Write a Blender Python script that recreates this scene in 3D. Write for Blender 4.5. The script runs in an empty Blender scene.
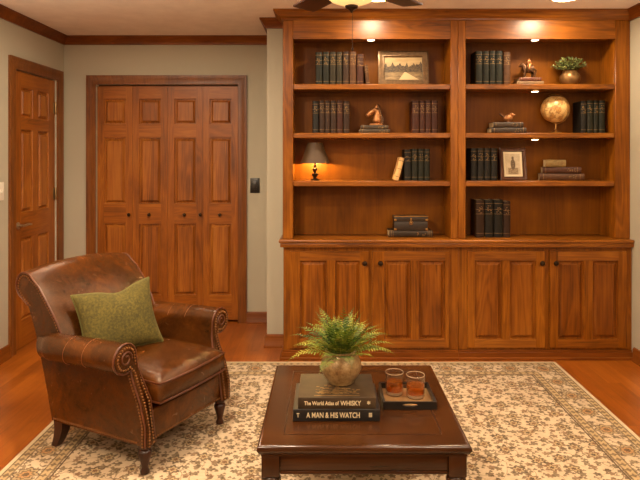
import bpy, bmesh, math, random
from mathutils import Vector, Matrix
random.seed(7)
PI = math.pi
S = bpy.context.scene
COL = S.collection

# ------------------------------------------------------------------ camera, world, lights, exposure
EYE = 1.405
F, VX, VY = 580.0, 327.0, 157.0
cam = bpy.data.cameras.new('camera')
camo = bpy.data.objects.new('camera', cam)
COL.objects.link(camo)
camo.location = (0, 0, EYE)
camo.rotation_euler = (PI/2, 0, 0)
cam.sensor_width = 36
cam.lens = F/640*36
cam.shift_x = -(VX-320)/640
cam.shift_y = -(240-VY)/640
cam.clip_start = 0.02
S.camera = camo

S.view_settings.view_transform = 'Standard'
S.view_settings.look = 'None'
S.view_settings.gamma = 1
S.view_settings.use_curve_mapping = False
S.view_settings.exposure = 0.0

W = bpy.data.worlds.new('world')
S.world = W
W.use_nodes = True
W.node_tree.nodes['Background'].inputs[0].default_value = (1.0, 0.90, 0.75, 1)
W.node_tree.nodes['Background'].inputs[1].default_value = 0.2


def lamp(name, kind, loc, energy, color, rot=(0, 0, 0), **kw):
    l = bpy.data.lights.new(name, kind)
    l.energy = energy
    l.color = color
    for k, v in kw.items():
        setattr(l, k, v)
    o = bpy.data.objects.new(name, l)
    o.location = loc
    o.rotation_euler = rot
    COL.objects.link(o)
    return o


WARM = (1.0, 0.82, 0.60)
# first two are recessed cans with fixtures further down, the rest added unseen fill
CANS_AND_FILL = [(0.33, 3.72), (1.53, 3.72), (-0.75, 2.45), (1.15, 1.7), (-0.9, 0.6), (1.2, 0.3), (-1.30, 3.68)]
CAN_AND_FILL_W = [10, 13, 44, 17, 40, 24, 13]
for (x, y), e in zip(CANS_AND_FILL, CAN_AND_FILL_W):
    lamp('can_and_fill_light', 'AREA', (x, y, 2.411), e, WARM, shape='DISK', size=0.13)

# two point lights added near the camera to fill the room, without fixtures
lamp('room_fill_light', 'POINT', (-1.55, 0.35, 1.65), 26, (1.0, 0.80, 0.58), shadow_soft_size=0.14)
lamp('room_fill_light', 'POINT', (1.50, -0.35, 1.65), 18, (1.0, 0.80, 0.58), shadow_soft_size=0.14)

# two upward spots added out of view to brighten the ceiling, without fixtures
for x, e in ((-1.70, 230), (1.7, 160)):
    lamp('ceiling_fill_light', 'SPOT', (x, 1.75, 1.78), e, (1.0, 0.82, 0.62), rot=(PI, 0, 0), spot_size=2.8, spot_blend=0.35, shadow_soft_size=0.16)

# ------------------------------------------------------------------ helpers
def lin(r, g, b):
    f = lambda c: (c/255/12.92) if c/255 <= 0.04045 else ((c/255+0.055)/1.055)**2.4
    return (f(r), f(g), f(b), 1)


class Graph:
    def __init__(s, name):
        s.m = bpy.data.materials.new(name)
        s.m.use_nodes = True
        s.t = s.m.node_tree
        s.b = s.t.nodes['Principled BSDF']

    def n(s, kind, **kw):
        nd = s.t.nodes.new(kind)
        for k, v in kw.items():
            setattr(nd, k, v)
        return nd

    def put(s, sock, v):
        if isinstance(v, bpy.types.NodeSocket):
            s.t.links.new(v, sock)
        else:
            sock.default_value = v

    def math(s, op, a, b=0.0, c=None):
        nd = s.n('ShaderNodeMath', operation=op)
        s.put(nd.inputs[0], a)
        s.put(nd.inputs[1], b)
        if c is not None:
            s.put(nd.inputs[2], c)
        return nd.outputs[0]

    def mix(s, f, a, b, mode='MIX'):
        nd = s.n('ShaderNodeMix', data_type='RGBA', blend_type=mode)
        s.put(nd.inputs[0], f)
        s.put(nd.inputs[6], a)
        s.put(nd.inputs[7], b)
        return nd.outputs[2]

    def coord(s, scale=(1, 1, 1), kind='Object', rnd=False):
        tc = s.n('ShaderNodeTexCoord')
        mp = s.n('ShaderNodeMapping')
        mp.inputs['Scale'].default_value = scale
        s.t.links.new(tc.outputs[kind], mp.inputs[0])
        if rnd:
            oi = s.n('ShaderNodeObjectInfo')
            v = s.math('MULTIPLY', oi.outputs['Random'], 37.0)
            cb = s.n('ShaderNodeCombineXYZ')
            for i in range(3):
                s.t.links.new(v, cb.inputs[i])
            s.t.links.new(cb.outputs[0], mp.inputs['Location'])
        return mp.outputs[0]

    def noise(s, vec, scale=5, detail=4, rough=0.55, dist=0.0):
        nd = s.n('ShaderNodeTexNoise')
        s.t.links.new(vec, nd.inputs['Vector'])
        nd.inputs['Scale'].default_value = scale
        nd.inputs['Detail'].default_value = detail
        nd.inputs['Roughness'].default_value = rough
        nd.inputs['Distortion'].default_value = dist
        return nd.outputs[0]

    def ramp(s, fac, stops):
        nd = s.n('ShaderNodeValToRGB')
        e = nd.color_ramp.elements
        while len(e) < len(stops):
            e.new(0.5)
        for i, (p, c) in enumerate(stops):
            e[i].position = p
            e[i].color = c
        s.t.links.new(fac, nd.inputs[0])
        return nd.outputs[0]

    def bump(s, h, strength=0.3, dist=0.002):
        nd = s.n('ShaderNodeBump')
        nd.inputs['Strength'].default_value = strength
        nd.inputs['Distance'].default_value = dist
        s.t.links.new(h, nd.inputs['Height'])
        s.t.links.new(nd.outputs[0], s.b.inputs['Normal'])

    def set(s, **kw):
        for k, v in kw.items():
            s.put(s.b.inputs[k.replace('_', ' ')], v)
        return s.m


def plain(name, rgb, rough=0.5, metal=0.0, var=0.12, nscale=30, bump=0.0):
    g = Graph(name)
    c = lin(*rgb)
    v = g.noise(g.coord(), nscale, 4)
    lo = tuple(x*(1-var) for x in c[:3])+(1,)
    hi = tuple(min(1, x*(1+var)) for x in c[:3])+(1,)
    g.set(Base_Color=g.ramp(v, [(0.3, lo), (0.7, hi)]), Roughness=rough, Metallic=metal)
    if bump:
        g.bump(v, bump)
    return g.m


def wood(name, dark, mid, light, axis='Z', rough=0.33, coarse=9.0, coat=0.0, contrast=1.0, rnd=True, spec=0.4):
    g = Graph(name)
    st = {'X': (0.09, 1, 1), 'Y': (1, 0.09, 1), 'Z': (1, 1, 0.09)}[axis]
    v = g.coord(st, rnd=rnd)
    big = g.noise(v, coarse, 3, 0.5, 0.8)
    wv = g.math('SINE', g.math('MULTIPLY', big, 60.0))
    wv = g.math('MULTIPLY_ADD', wv, 0.5, 0.5)
    st2 = tuple(x if x == 1 else 0.025 for x in st)
    fine = g.noise(g.coord(st2, rnd=rnd), 120, 3, 0.6)
    blot = g.noise(g.coord(tuple(0.5 if x != 1 else 1 for x in st), rnd=rnd), 3.4, 4, 0.6)
    f = g.math('MULTIPLY', wv, 0.09*contrast)
    f = g.math('ADD', f, g.math('MULTIPLY', fine, 0.30*contrast))
    f = g.math('ADD', f, g.math('MULTIPLY', blot, 0.55))
    f = g.math('ADD', f, g.math('MULTIPLY', big, 0.30))
    f = g.math('SUBTRACT', f, 0.12+0.195*(contrast-1)*0.8)
    col = g.ramp(f, [(0.28, lin(*dark)), (0.5, lin(*mid)), (0.75, lin(*light))])
    g.set(Base_Color=col, Roughness=rough)
    g.b.inputs['Specular IOR Level'].default_value = spec
    g.b.inputs['Coat Weight'].default_value = coat
    g.b.inputs['Coat Roughness'].default_value = 0.15
    g.bump(fine, 0.12, 0.0008)
    return g.m


def link(name, me, mats, parent=None):
    o = bpy.data.objects.new(name, me)
    COL.objects.link(o)
    for m in (mats if isinstance(mats, (list, tuple)) else [mats]):
        me.materials.append(m)
    if parent:
        o.parent = parent
    return o


class MB:
    """collects shapes into one mesh"""
    def __init__(s):
        s.bm = bmesh.new()
        s.mi = 0

    def face(s, vs):
        try:
            f = s.bm.faces.new(vs)
            f.material_index = s.mi
            return f
        except ValueError:
            return None

    def poly(s, pts):
        return s.face([s.bm.verts.new(p) for p in pts])

    def box(s, x0, x1, y0, y1, z0, z1, bev=0.0, seg=2, M=None):
        vs = [s.bm.verts.new((x, y, z)) for x in (x0, x1) for y in (y0, y1) for z in (z0, z1)]
        fs = [s.face([vs[i] for i in q]) for q in ((0, 1, 3, 2), (4, 6, 7, 5), (0, 4, 5, 1), (2, 3, 7, 6), (0, 2, 6, 4), (1, 5, 7, 3))]
        if bev:
            es = list({e for f in fs for e in f.edges})
            r = bmesh.ops.bevel(s.bm, geom=es, offset=bev, segments=seg, affect='EDGES', profile=0.5)
            for f in r['faces']:
                f.material_index = s.mi
            vs = list({v for f in r['faces'] for v in f.verts} | {v for v in vs if v.is_valid})
        if M is not None:
            bmesh.ops.transform(s.bm, matrix=M, verts=[v for v in vs if v.is_valid])
        return s

    def loft(s, rings, close=True, cap=True):
        R = [[s.bm.verts.new(p) for p in r] for r in rings]
        n = len(R[0])
        for a, b in zip(R, R[1:]):
            for i in range(n if close else n-1):
                j = (i+1) % n
                s.face([a[i], a[j], b[j], b[i]])
        if cap:
            s.face(list(reversed(R[0])))
            s.face(R[-1])
        return s

    def lathe(s, prof, c=(0, 0, 0), seg=24, cap=True, M=None):
        rings = []
        for r, z in prof:
            rings.append([Vector((c[0]+r*math.cos(2*PI*i/seg), c[1]+r*math.sin(2*PI*i/seg), c[2]+z)) for i in range(seg)])
        if M is not None:
            rings = [[M @ p for p in r] for r in rings]
        return s.loft(rings, True, cap)

    def tube(s, pts, r, seg=6, close=False):
        pts = [Vector(p) for p in pts]
        rs = r if isinstance(r, (list, tuple)) else [r]*len(pts)
        n = len(pts)
        rings = []
        up = None
        for i, p in enumerate(pts):
            if close:
                t = (pts[(i+1) % n]-pts[i-1]).normalized()
            else:
                t = (pts[min(i+1, n-1)]-pts[max(i-1, 0)]).normalized()
            if up is None:
                up = t.orthogonal().normalized()
            up = (up-t*up.dot(t))
            up = up.normalized() if up.length > 1e-6 else t.orthogonal().normalized()
            w = t.cross(up)
            rings.append([p+(up*math.cos(2*PI*k/seg)+w*math.sin(2*PI*k/seg))*rs[i] for k in range(seg)])
        if close:
            rings.append(rings[0])
            return s.loft(rings, True, False)
        return s.loft(rings)

    def sphere(s, c, r, seg=12, rings=8, sc=(1, 1, 1), M=None):
        mm = Matrix.Translation(c) @ (M or Matrix()) @ Matrix.Diagonal((r*sc[0], r*sc[1], r*sc[2], 1))
        d = bmesh.ops.create_uvsphere(s.bm, u_segments=seg, v_segments=rings, radius=1, matrix=mm)
        for v in d['verts']:
            for f in v.link_faces:
                f.material_index = s.mi
        return s

    def prism(s, poly, axis, a, b):
        """polygon in the plane across axis, extruded from a to b"""
        def P(u, v, w):
            return {'X': (w, u, v), 'Y': (u, w, v), 'Z': (u, v, w)}[axis]
        return s.loft([[P(u, v, a) for u, v in poly], [P(u, v, b) for u, v in poly]])

    def mesh(s, name, smooth=40):
        bm = s.bm
        bmesh.ops.remove_doubles(bm, verts=bm.verts, dist=1e-6)
        bmesh.ops.recalc_face_normals(bm, faces=bm.faces)
        me = bpy.data.meshes.new(name)
        bm.to_mesh(me)
        bm.free()
        for p in me.polygons:
            p.use_smooth = True
        me.set_sharp_from_angle(angle=math.radians(smooth))
        return me

    def build(s, name, mats, parent=None, smooth=40):
        return link(name, s.mesh(name, smooth), mats, parent)


def tag(o, label, cat, group=None):
    o['label'] = label
    o['category'] = cat
    if group:
        o['group'] = group
    return o


def thing(name, label, cat, loc=(0, 0, 0), rz=0.0, group=None):
    o = bpy.data.objects.new(name, None)
    o.empty_display_size = 0.05
    COL.objects.link(o)
    o.location = loc
    o.rotation_euler = (0, 0, rz)
    return tag(o, label, cat, group)


def struct(o):
    o['kind'] = 'structure'
    return o


def px(x, y):        # real X of a photo column at distance y
    return (x-VX)*y/F


def pz(v, y):        # real height of a photo row at distance y
    return EYE-(v-VY)*y/F


# ------------------------------------------------------------------ materials
OAK = ((74, 35, 2), (122, 67, 8), (156, 94, 22))
WZ = wood('oak_upright', *OAK, axis='Z', contrast=1.3, spec=0.28)
WX = wood('oak_level', *OAK, axis='X', contrast=1.3, spec=0.42)
WY = wood('oak_deep', *OAK, axis='Y')
DOORZ = wood('oak_door_upright', (88, 43, 5), (138, 75, 14), (170, 104, 30), axis='Z', rough=0.38)
DOORX = wood('oak_door_level', (88, 43, 5), (138, 75, 14), (170, 104, 30), axis='X', rough=0.38)
DOORP = wood('oak_door_field', (94, 46, 8), (142, 80, 22), (172, 108, 38), axis='Z', rough=0.38, coarse=6, contrast=1.3)
WP = wood('oak_panel_field', (70, 32, 3), (116, 62, 10), (148, 88, 24), axis='Z', rough=0.33, coarse=6, contrast=1.4, spec=0.28)
TRX = wood('oak_trim_level', (78, 38, 7), (112, 58, 14), (138, 78, 24), axis='X', rough=0.38, spec=0.2)
TRY = wood('oak_trim_deep', (78, 38, 7), (112, 58, 14), (138, 78, 24), axis='Y', rough=0.38, spec=0.2)
TRZ = wood('oak_trim_upright', (78, 39, 9), (112, 62, 18), (136, 82, 29), axis='Z', rough=0.38)
BACK = wood('oak_back_panel', (72, 36, 3), (108, 60, 6), (138, 80, 12), axis='Z', rough=0.42, coarse=5, contrast=0.6, spec=0.15)
TABLE = wood('walnut_table', (38, 18, 4), (58, 30, 8), (80, 44, 13), axis='X', rough=0.22, contrast=0.7, spec=0.4)
TABLEZ = wood('walnut_table_leg', (38, 18, 4), (58, 30, 8), (80, 44, 13), axis='Z', rough=0.26, contrast=0.7)
LEGW = wood('dark_leg_wood', (30, 14, 8), (56, 28, 15), (84, 44, 24), axis='Z', rough=0.28, contrast=0.7)
BLADE = wood('fan_blade_wood', (34, 16, 8), (60, 30, 15), (84, 44, 22), axis='X', rough=0.4)
BRONZE = plain('dark_bronze', (52, 38, 26), 0.35, 0.8, 0.25)
GOLD = plain('gilding', (128, 98, 58), 0.45, 0.4, 0.3, 60)
GILT = plain('bright_gilding', (160, 128, 80), 0.4, 0.5, 0.25, 60)
BRASS = plain('antique_brass', (176, 130, 70), 0.35, 0.85, 0.25, 40)
PAPER = plain('paper_block', (196, 172, 128), 0.8, 0, 0.15, 90)
CREAM = plain('cream_cover', (206, 164, 104), 0.6, 0, 0.12, 40)
STATUE = plain('bronze_statue', (168, 112, 66), 0.35, 0.6, 0.4, 24)
STATUED = plain('dark_bronze_statue', (96, 66, 42), 0.35, 0.6, 0.4, 24)
BLACK = plain('black_lacquer', (24, 20, 17), 0.35, 0, 0.2)
WHITE = plain('white_plastic', (214, 206, 190), 0.4, 0, 0.04)
GLOW = Graph('warm_lamp_glow')
GLOW.set(Base_Color=(1, 0.9, 0.7, 1), Emission_Color=(1.0, 0.80, 0.5, 1), Emission_Strength=9.0)
GLOW = GLOW.m

g = Graph('wall_paint')
nv = g.noise(g.coord(), 60, 3)
nb = g.noise(g.coord(), 0.9, 2)
g.set(Base_Color=g.ramp(nb, [(0.3, lin(166, 158, 138)), (0.7, lin(172, 164, 144))]), Roughness=0.75)
g.bump(nv, 0.08, 0.002)
WALL = g.m

g = Graph('ceiling_paint')
nv = g.noise(g.coord(), 26, 5, 0.65)
nb = g.noise(g.coord((1, 1, 1)), 7, 4)
g.set(Base_Color=g.ramp(nb, [(0.3, lin(228, 214, 202)), (0.7, lin(240, 227, 215))]), Roughness=0.9)
g.bump(nv, 0.35, 0.006)
CEIL = g.m


def floor_mat():
    g = Graph('hardwood_floor')
    tc = g.n('ShaderNodeTexCoord')
    sp = g.n('ShaderNodeSeparateXYZ')
    g.t.links.new(tc.outputs['Object'], sp.inputs[0])
    X, Y = sp.outputs[0], sp.outputs[1]
    pw = 0.083
    xi = g.math('DIVIDE', X, pw)
    row = g.math('FLOOR', xi)
    fx = g.math('FRACT', xi)
    wn = g.n('ShaderNodeTexWhiteNoise', noise_dimensions='1D')
    g.t.links.new(row, wn.inputs['W'])
    yo = g.math('ADD', g.math('DIVIDE', Y, 0.95), g.math('MULTIPLY', wn.outputs[0], 7.0))
    bi = g.math('FLOOR', yo)
    fy = g.math('FRACT', yo)
    cb = g.n('ShaderNodeCombineXYZ')
    g.t.links.new(row, cb.inputs[0])
    g.t.links.new(bi, cb.inputs[1])
    w2 = g.n('ShaderNodeTexWhiteNoise', noise_dimensions='3D')
    g.t.links.new(cb.outputs[0], w2.inputs['Vector'])
    cv = g.n('ShaderNodeVectorMath', operation='ADD')
    g.t.links.new(g.coord((1, 0.07, 1)), cv.inputs[0])
    cw = g.n('ShaderNodeVectorMath', operation='SCALE')
    g.t.links.new(w2.outputs['Color'], cw.inputs[0])
    cw.inputs['Scale'].default_value = 9
    g.t.links.new(cw.outputs[0], cv.inputs[1])
    n1 = g.noise(cv.outputs[0], 26, 5, 0.6, 0.8)
    n2 = g.noise(g.coord(), 3.5, 4, 0.6)
    f = g.math('ADD', g.math('MULTIPLY', n1, 0.6), g.math('MULTIPLY', w2.outputs[0], 0.16))
    f = g.math('ADD', f, g.math('MULTIPLY', n2, 0.45))
    f = g.math('SUBTRACT', f, 0.14)
    col = g.ramp(f, [(0.2, lin(106, 52, 9)), (0.5, lin(144, 76, 18)), (0.8, lin(174, 102, 33))])
    e1 = g.math('LESS_THAN', fx, 0.018)
    e2 = g.math('LESS_THAN', fy, 0.002)
    gap = g.math('MAXIMUM', e1, e2)
    col = g.mix(g.math('MULTIPLY', gap, 0.55), col, lin(70, 30, 10))
    g.set(Base_Color=col, Roughness=0.3)
    g.bump(g.math('SUBTRACT', g.math('MULTIPLY', n1, 0.2), gap), 0.15, 0.001)
    return g.m


FLOOR = floor_mat()

# leather
g = Graph('brown_leather')
v = g.coord()
n1 = g.noise(v, 5, 5, 0.65, 0.6)
n2 = g.noise(v, 22, 5, 0.7, 1.0)
vo = g.n('ShaderNodeTexVoronoi', feature='DISTANCE_TO_EDGE')
g.t.links.new(v, vo.inputs['Vector'])
vo.inputs['Scale'].default_value = 220
n3 = g.noise(v, 14, 6, 0.75, 2.5)
f = g.math('ADD', g.math('MULTIPLY', n1, 0.95), g.math('MULTIPLY', n2, 0.25))
f = g.math('SUBTRACT', f, 0.10)
col = g.ramp(f, [(0.28, lin(40, 19, 3)), (0.52, lin(66, 33, 6)), (0.70, lin(96, 51, 12)), (0.86, lin(132, 78, 30))])
cr = g.math('LESS_THAN', g.math('ABSOLUTE', g.math('SUBTRACT', n3, 0.5)), 0.006)
col = g.mix(g.math('MULTIPLY', cr, 0.14), col, lin(160, 104, 56))
g.set(Base_Color=col, Roughness=g.math('MULTIPLY_ADD', n2, 0.26, 0.10))
g.b.inputs['Specular IOR Level'].default_value = 0.45
g.b.inputs['Specular Tint'].default_value = (1, 0.85, 0.68, 1)
g.bump(g.math('ADD', g.math('MULTIPLY', vo.outputs[0], 2.0), g.math('MULTIPLY', n2, 0.8)), 0.22, 0.002)
LEATHER = g.m
PIPING = plain('leather_piping', (84, 42, 19), 0.35, 0, 0.3, 30)
NAIL = plain('nailhead_brass', (128, 86, 48), 0.3, 0.8, 0.2)
SEAM = plain('pale_seam', (128, 76, 36), 0.5, 0, 0.2)

g = Graph('green_velvet')
v = g.coord()
n1 = g.noise(v, 90, 3, 0.7)
n2 = g.noise(v, 9, 3)
f = g.math('ADD', g.math('MULTIPLY', n1, 0.7), g.math('MULTIPLY', n2, 0.3))
g.set(Base_Color=g.ramp(f, [(0.3, lin(46, 41, 6)), (0.5, lin(74, 65, 14)), (0.7, lin(104, 91, 28))]), Roughness=0.9)
g.b.inputs['Sheen Weight'].default_value = 0.1
g.bump(n1, 0.5, 0.003)
g.b.inputs['Sheen Tint'].default_value = lin(170, 150, 80)
GREEN = g.m


def rug_mat(hx, hy):
    g = Graph('floral_rug')
    tc = g.n('ShaderNodeTexCoord')
    sp = g.n('ShaderNodeSeparateXYZ')
    g.t.links.new(tc.outputs['Object'], sp.inputs[0])
    X, Y = sp.outputs[0], sp.outputs[1]
    ax = g.math('SUBTRACT', hx, g.math('ABSOLUTE', X))
    ay = g.math('SUBTRACT', hy, g.math('ABSOLUTE', Y))
    d = g.math('MINIMUM', ax, ay)
    side = g.math('LESS_THAN', ax, ay)
    p = g.math('ADD', g.math('MULTIPLY', side, Y), g.math('MULTIPLY', g.math('SUBTRACT', 1.0, side), X))
    wob = g.noise(g.coord(), 30, 3)
    wob = g.math('MULTIPLY', g.math('SUBTRACT', wob, 0.5), 0.012)

    def band(a, b):
        return g.math('MULTIPLY', g.math('GREATER_THAN', d, a), g.math('LESS_THAN', d, b))

    def rosette(u, w, R, k, frac=0.4):
        r = g.math('SQRT', g.math('ADD', g.math('MULTIPLY', u, u), g.math('MULTIPLY', w, w)))
        r = g.math('ADD', r, wob)
        th = g.math('ARCTAN2', u, w)
        pet = g.math('MULTIPLY_ADD', g.math('COSINE', g.math('MULTIPLY', th, float(k))), frac*0.5, 1-frac*0.5)
        return g.math('DIVIDE', r, g.math('MULTIPLY', pet, R))      # <1 inside

    def motif(scale, R, k, seed, rnd=0.75):
        vec = g.coord()
        ad = g.n('ShaderNodeVectorMath', operation='ADD')
        g.t.links.new(vec, ad.inputs[0])
        ad.inputs[1].default_value = (seed, seed*1.7, 0)
        vo = g.n('ShaderNodeTexVoronoi', voronoi_dimensions='2D')
        g.t.links.new(ad.outputs[0], vo.inputs['Vector'])
        vo.inputs['Scale'].default_value = scale
        vo.inputs['Randomness'].default_value = rnd
        df = g.n('ShaderNodeVectorMath', operation='SUBTRACT')
        g.t.links.new(ad.outputs[0], df.inputs[0])
        g.t.links.new(vo.outputs['Position'], df.inputs[1])
        s2 = g.n('ShaderNodeSeparateXYZ')
        g.t.links.new(df.outputs[0], s2.inputs[0])
        s3 = g.n('ShaderNodeSeparateColor')
        g.t.links.new(vo.outputs['Color'], s3.inputs[0])
        return rosette(s2.outputs[0], s2.outputs[1], R, k), s3.outputs[0]

    cream, tan, brown, olive, rust, pale = (lin(192, 172, 134), lin(172, 146, 108), lin(58, 36, 17), lin(80, 60, 32), lin(102, 64, 34), lin(200, 182, 148))
    mott = g.noise(g.coord(), 5, 4)
    base = g.ramp(mott, [(0.35, lin(190, 166, 136)), (0.65, lin(204, 182, 152))])
    # field
    m1, c1 = motif(9.0, 0.040, 6, 0.0)
    m2, c2 = motif(17.0, 0.019, 5, 3.3)
    m3, c3 = motif(30.0, 0.0095, 3, 9.1, 1.0)
    vine = g.noise(g.coord(), 9.5, 2, 0.4, 0.6)
    vine = g.math('LESS_THAN', g.math('ABSOLUTE', g.math('SUBTRACT', vine, 0.5)), 0.010)
    field = g.mix(g.math('MULTIPLY', vine, 0.7), base, olive)
    field = g.mix(g.math('MULTIPLY', g.math('LESS_THAN', m3, 1.0), 0.8), field, g.ramp(c3, [(0.4, brown), (0.6, olive)]))
    field = g.mix(g.math('MULTIPLY', g.math('LESS_THAN', m2, 1.0), 0.8), field, g.ramp(c2, [(0.35, olive), (0.5, brown), (0.7, rust)]))
    k1 = g.math('GREATER_THAN', c1, 0.25)
    field = g.mix(g.math('MULTIPLY', g.math('MULTIPLY', g.math('LESS_THAN', m1, 1.0), k1), 0.85), field, g.ramp(c1, [(0.4, brown), (0.6, olive), (0.8, rust)]))
    field = g.mix(g.math('MULTIPLY', g.math('LESS_THAN', m1, 0.62), k1), field, tan)
    field = g.mix(g.math('MULTIPLY', g.math('LESS_THAN', m1, 0.34), k1), field, g.ramp(c1, [(0.5, rust), (0.7, brown)]))
    # main border
    sp_ = 0.21
    u = g.math('MULTIPLY', g.math('SUBTRACT', g.math('FRACT', g.math('DIVIDE', p, sp_)), 0.5), sp_)
    w = g.math('SUBTRACT', d, 0.127)
    rr = rosette(u, w, 0.062, 8, 0.25)
    bd = g.mix(g.math('MULTIPLY', vine, 0.7), base, olive)
    bd = g.mix(g.math('MULTIPLY', g.math('LESS_THAN', m2, 1.0), 0.75), bd, olive)
    bd = g.mix(g.math('MULTIPLY', g.math('LESS_THAN', m3, 1.0), 0.7), bd, brown)
    for lim, c in ((1.0, brown), (0.86, tan), (0.66, olive), (0.5, lin(178, 128, 78)), (0.28, brown)):
        bd = g.mix(g.math('MULTIPLY', g.math('LESS_THAN', rr, lim), 0.85), bd, c)
    # guards
    sg = 0.045
    ug = g.math('MULTIPLY', g.math('SUBTRACT', g.math('FRACT', g.math('DIVIDE', p, sg)), 0.5), sg)
    col = field
    for a, b, mid in ((0.03, 0.06, 0.045), (0.195, 0.228, 0.2115)):
        rg = rosette(ug, g.math('SUBTRACT', d, mid), 0.016, 4)
        gc = g.mix(g.math('MULTIPLY', g.math('LESS_THAN', rg, 1.0), 0.75), lin(178, 150, 108), brown)
        col = g.mix(band(a, b), col, gc)
    col = g.mix(band(0.068, 0.187), col, bd)
    for a, b in ((0.022, 0.030), (0.060, 0.068), (0.187, 0.195), (0.228, 0.238)):
        col = g.mix(g.math('MULTIPLY', band(a, b), 0.8), col, olive)
    col = g.mix(band(0.242, 0.250), col, brown)
    col = g.mix(band(-1.0, 0.022), col, pale)
    pile = g.noise(g.coord(), 240, 3, 0.7)
    pw = g.noise(g.coord(), 60, 3, 0.7)
    col = g.mix(0.12, col, g.ramp(pw, [(0.35, lin(140, 112, 72)), (0.65, lin(226, 204, 160))]))
    g.set(Base_Color=col, Roughness=0.95)
    g.bump(pile, 0.5, 0.004)
    return g.m


# ------------------------------------------------------------------ room shell
LW, RW = -2.229, 2.118         # side walls
D1, DS, DF = 4.915, 4.29, 4.03  # closet wall, bookcase wall, base cabinet front
SX = -0.444                    # corner of the bookcase wall
H = 2.426
YB = -1.6                      # the room goes on behind the camera

MB().box(LW-0.2, RW+0.2, YB, D1+0.2, -0.1, 0).build('floor', FLOOR)['kind'] = 'structure'
MB().box(LW-0.2, RW+0.2, YB, D1+0.2, H, H+0.1).build('ceiling', CEIL)['kind'] = 'structure'

# left wall with the door opening
DY0, DY1, DZ = 4.14, 4.78, 2.035
m = MB()
m.box(LW-0.12, LW, YB, DY0, 0, H).box(LW-0.12, LW, DY1, D1+0.12, 0, H).box(LW-0.12, LW, DY0, DY1, DZ, H)
struct(m.build('wall_left', WALL))
struct(MB().box(RW, RW+0.12, YB, D1, 0, H).build('wall_right', WALL))
struct(MB().box(LW-0.12, RW+0.12, YB-0.12, YB, 0, H).build('wall_front', WALL))
# closet wall with the opening
CX0, CX1, CZ = px(96, D1), px(238, D1), pz(84.5, D1)
m = MB()
m.box(LW, CX0, D1, D1+0.12, 0, H).box(CX1, SX, D1, D1+0.12, 0, H).box(CX0, CX1, D1, D1+0.12, CZ, H)
struct(m.build('wall_back', WALL))
struct(MB().box(SX, RW, DS, D1+0.12, 0, H).build('wall_bookcase', WALL))


def crown_prof(h=0.085, d=0.075):
    # (out, down) profile from the ceiling
    return [(0, 0), (d, 0), (d, -0.012), (d-0.012, -0.02), (d-0.02, -0.032), (d*0.45, -h*0.62), (d*0.28, -h*0.8), (d*0.28, -h*0.9), (0.012, -h), (0, -h)]


def molding(path, prof, zbase):
    """profile swept along a floor-plan path with mitred corners, the profile's 'out' to the right of travel"""
    pts = [Vector(p) for p in path]
    rings = []
    for i, p in enumerate(pts):
        ds = []
        if i > 0:
            ds.append((pts[i]-pts[i-1]).normalized())
        if i < len(pts)-1:
            ds.append((pts[i+1]-pts[i]).normalized())
        ns = [Vector((q.y, -q.x)) for q in ds]
        nn = sum(ns, Vector((0, 0)))/len(ns)
        nn = nn/nn.length_squared
        rings.append([(p.x+nn.x*o, p.y+nn.y*o, zbase+z) for o, z in prof])
    return MB().loft(rings)


CP = crown_prof(0.072, 0.05)
struct(molding([(LW, YB), (LW, D1), (SX, D1)], CP, H).build('trim_1', TRX))
struct(molding([(SX, D1-0.07), (SX, DS), (-0.31, DS)], CP, H).build('trim_2', TRX))
struct(molding([(RW, 4.05), (RW, YB)], CP, H).build('trim_3', TRY))
# bookcase crown
UY = 4.05
struct(molding([(-0.309, DS), (-0.309, UY), (RW, UY)], [(0, 0), (0.062, 0), (0.062, -0.010), (0.050, -0.017), (0.043, -0.027), (0.024, -0.041), (0.020, -0.050), (0.008, -0.056), (0.006, -0.063), (0, -0.065)], H).build('trim_4', WX))

BP = [(0, 0), (0.022, 0), (0.022, 0.012), (0.014, 0.022), (0.014, 0.078), (0.008, 0.092), (0, 0.095)]
struct(molding([(LW, YB), (LW, 4.058)], BP, 0).build('baseboard_left', TRY))
struct(molding([(px(245.5, D1), D1), (SX, D1)], BP, 0).build('baseboard_back', TRX))
struct(molding([(SX, D1-0.022), (SX, DS), (-0.306, DS)], BP, 0).build('baseboard_bookcase', TRX))
struct(molding([(RW, DF-0.035), (RW, YB)], BP, 0).build('baseboard_right', TRY))


def casing(name, x0, x1, z1, w, mats, thick=0.02):
    """door casing round an opening in the plane y=0, facing -y"""
    m = MB()
    prof = [(0, 0), (0, -thick*0.55), (w*0.16, -thick*0.7), (w*0.3, -thick*0.55), (w*0.62, -thick*0.75), (w*0.8, -thick), (w, -thick), (w, 0)]
    rings = [[(x0-o, y, 0) for o, y in prof], [(x0-o, y, z1+o) for o, y in prof],
             [(x1+o, y, z1+o) for o, y in prof], [(x1+o, y, 0) for o, y in prof]]
    m.loft(rings)
    return m.build(name, mats)


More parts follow.
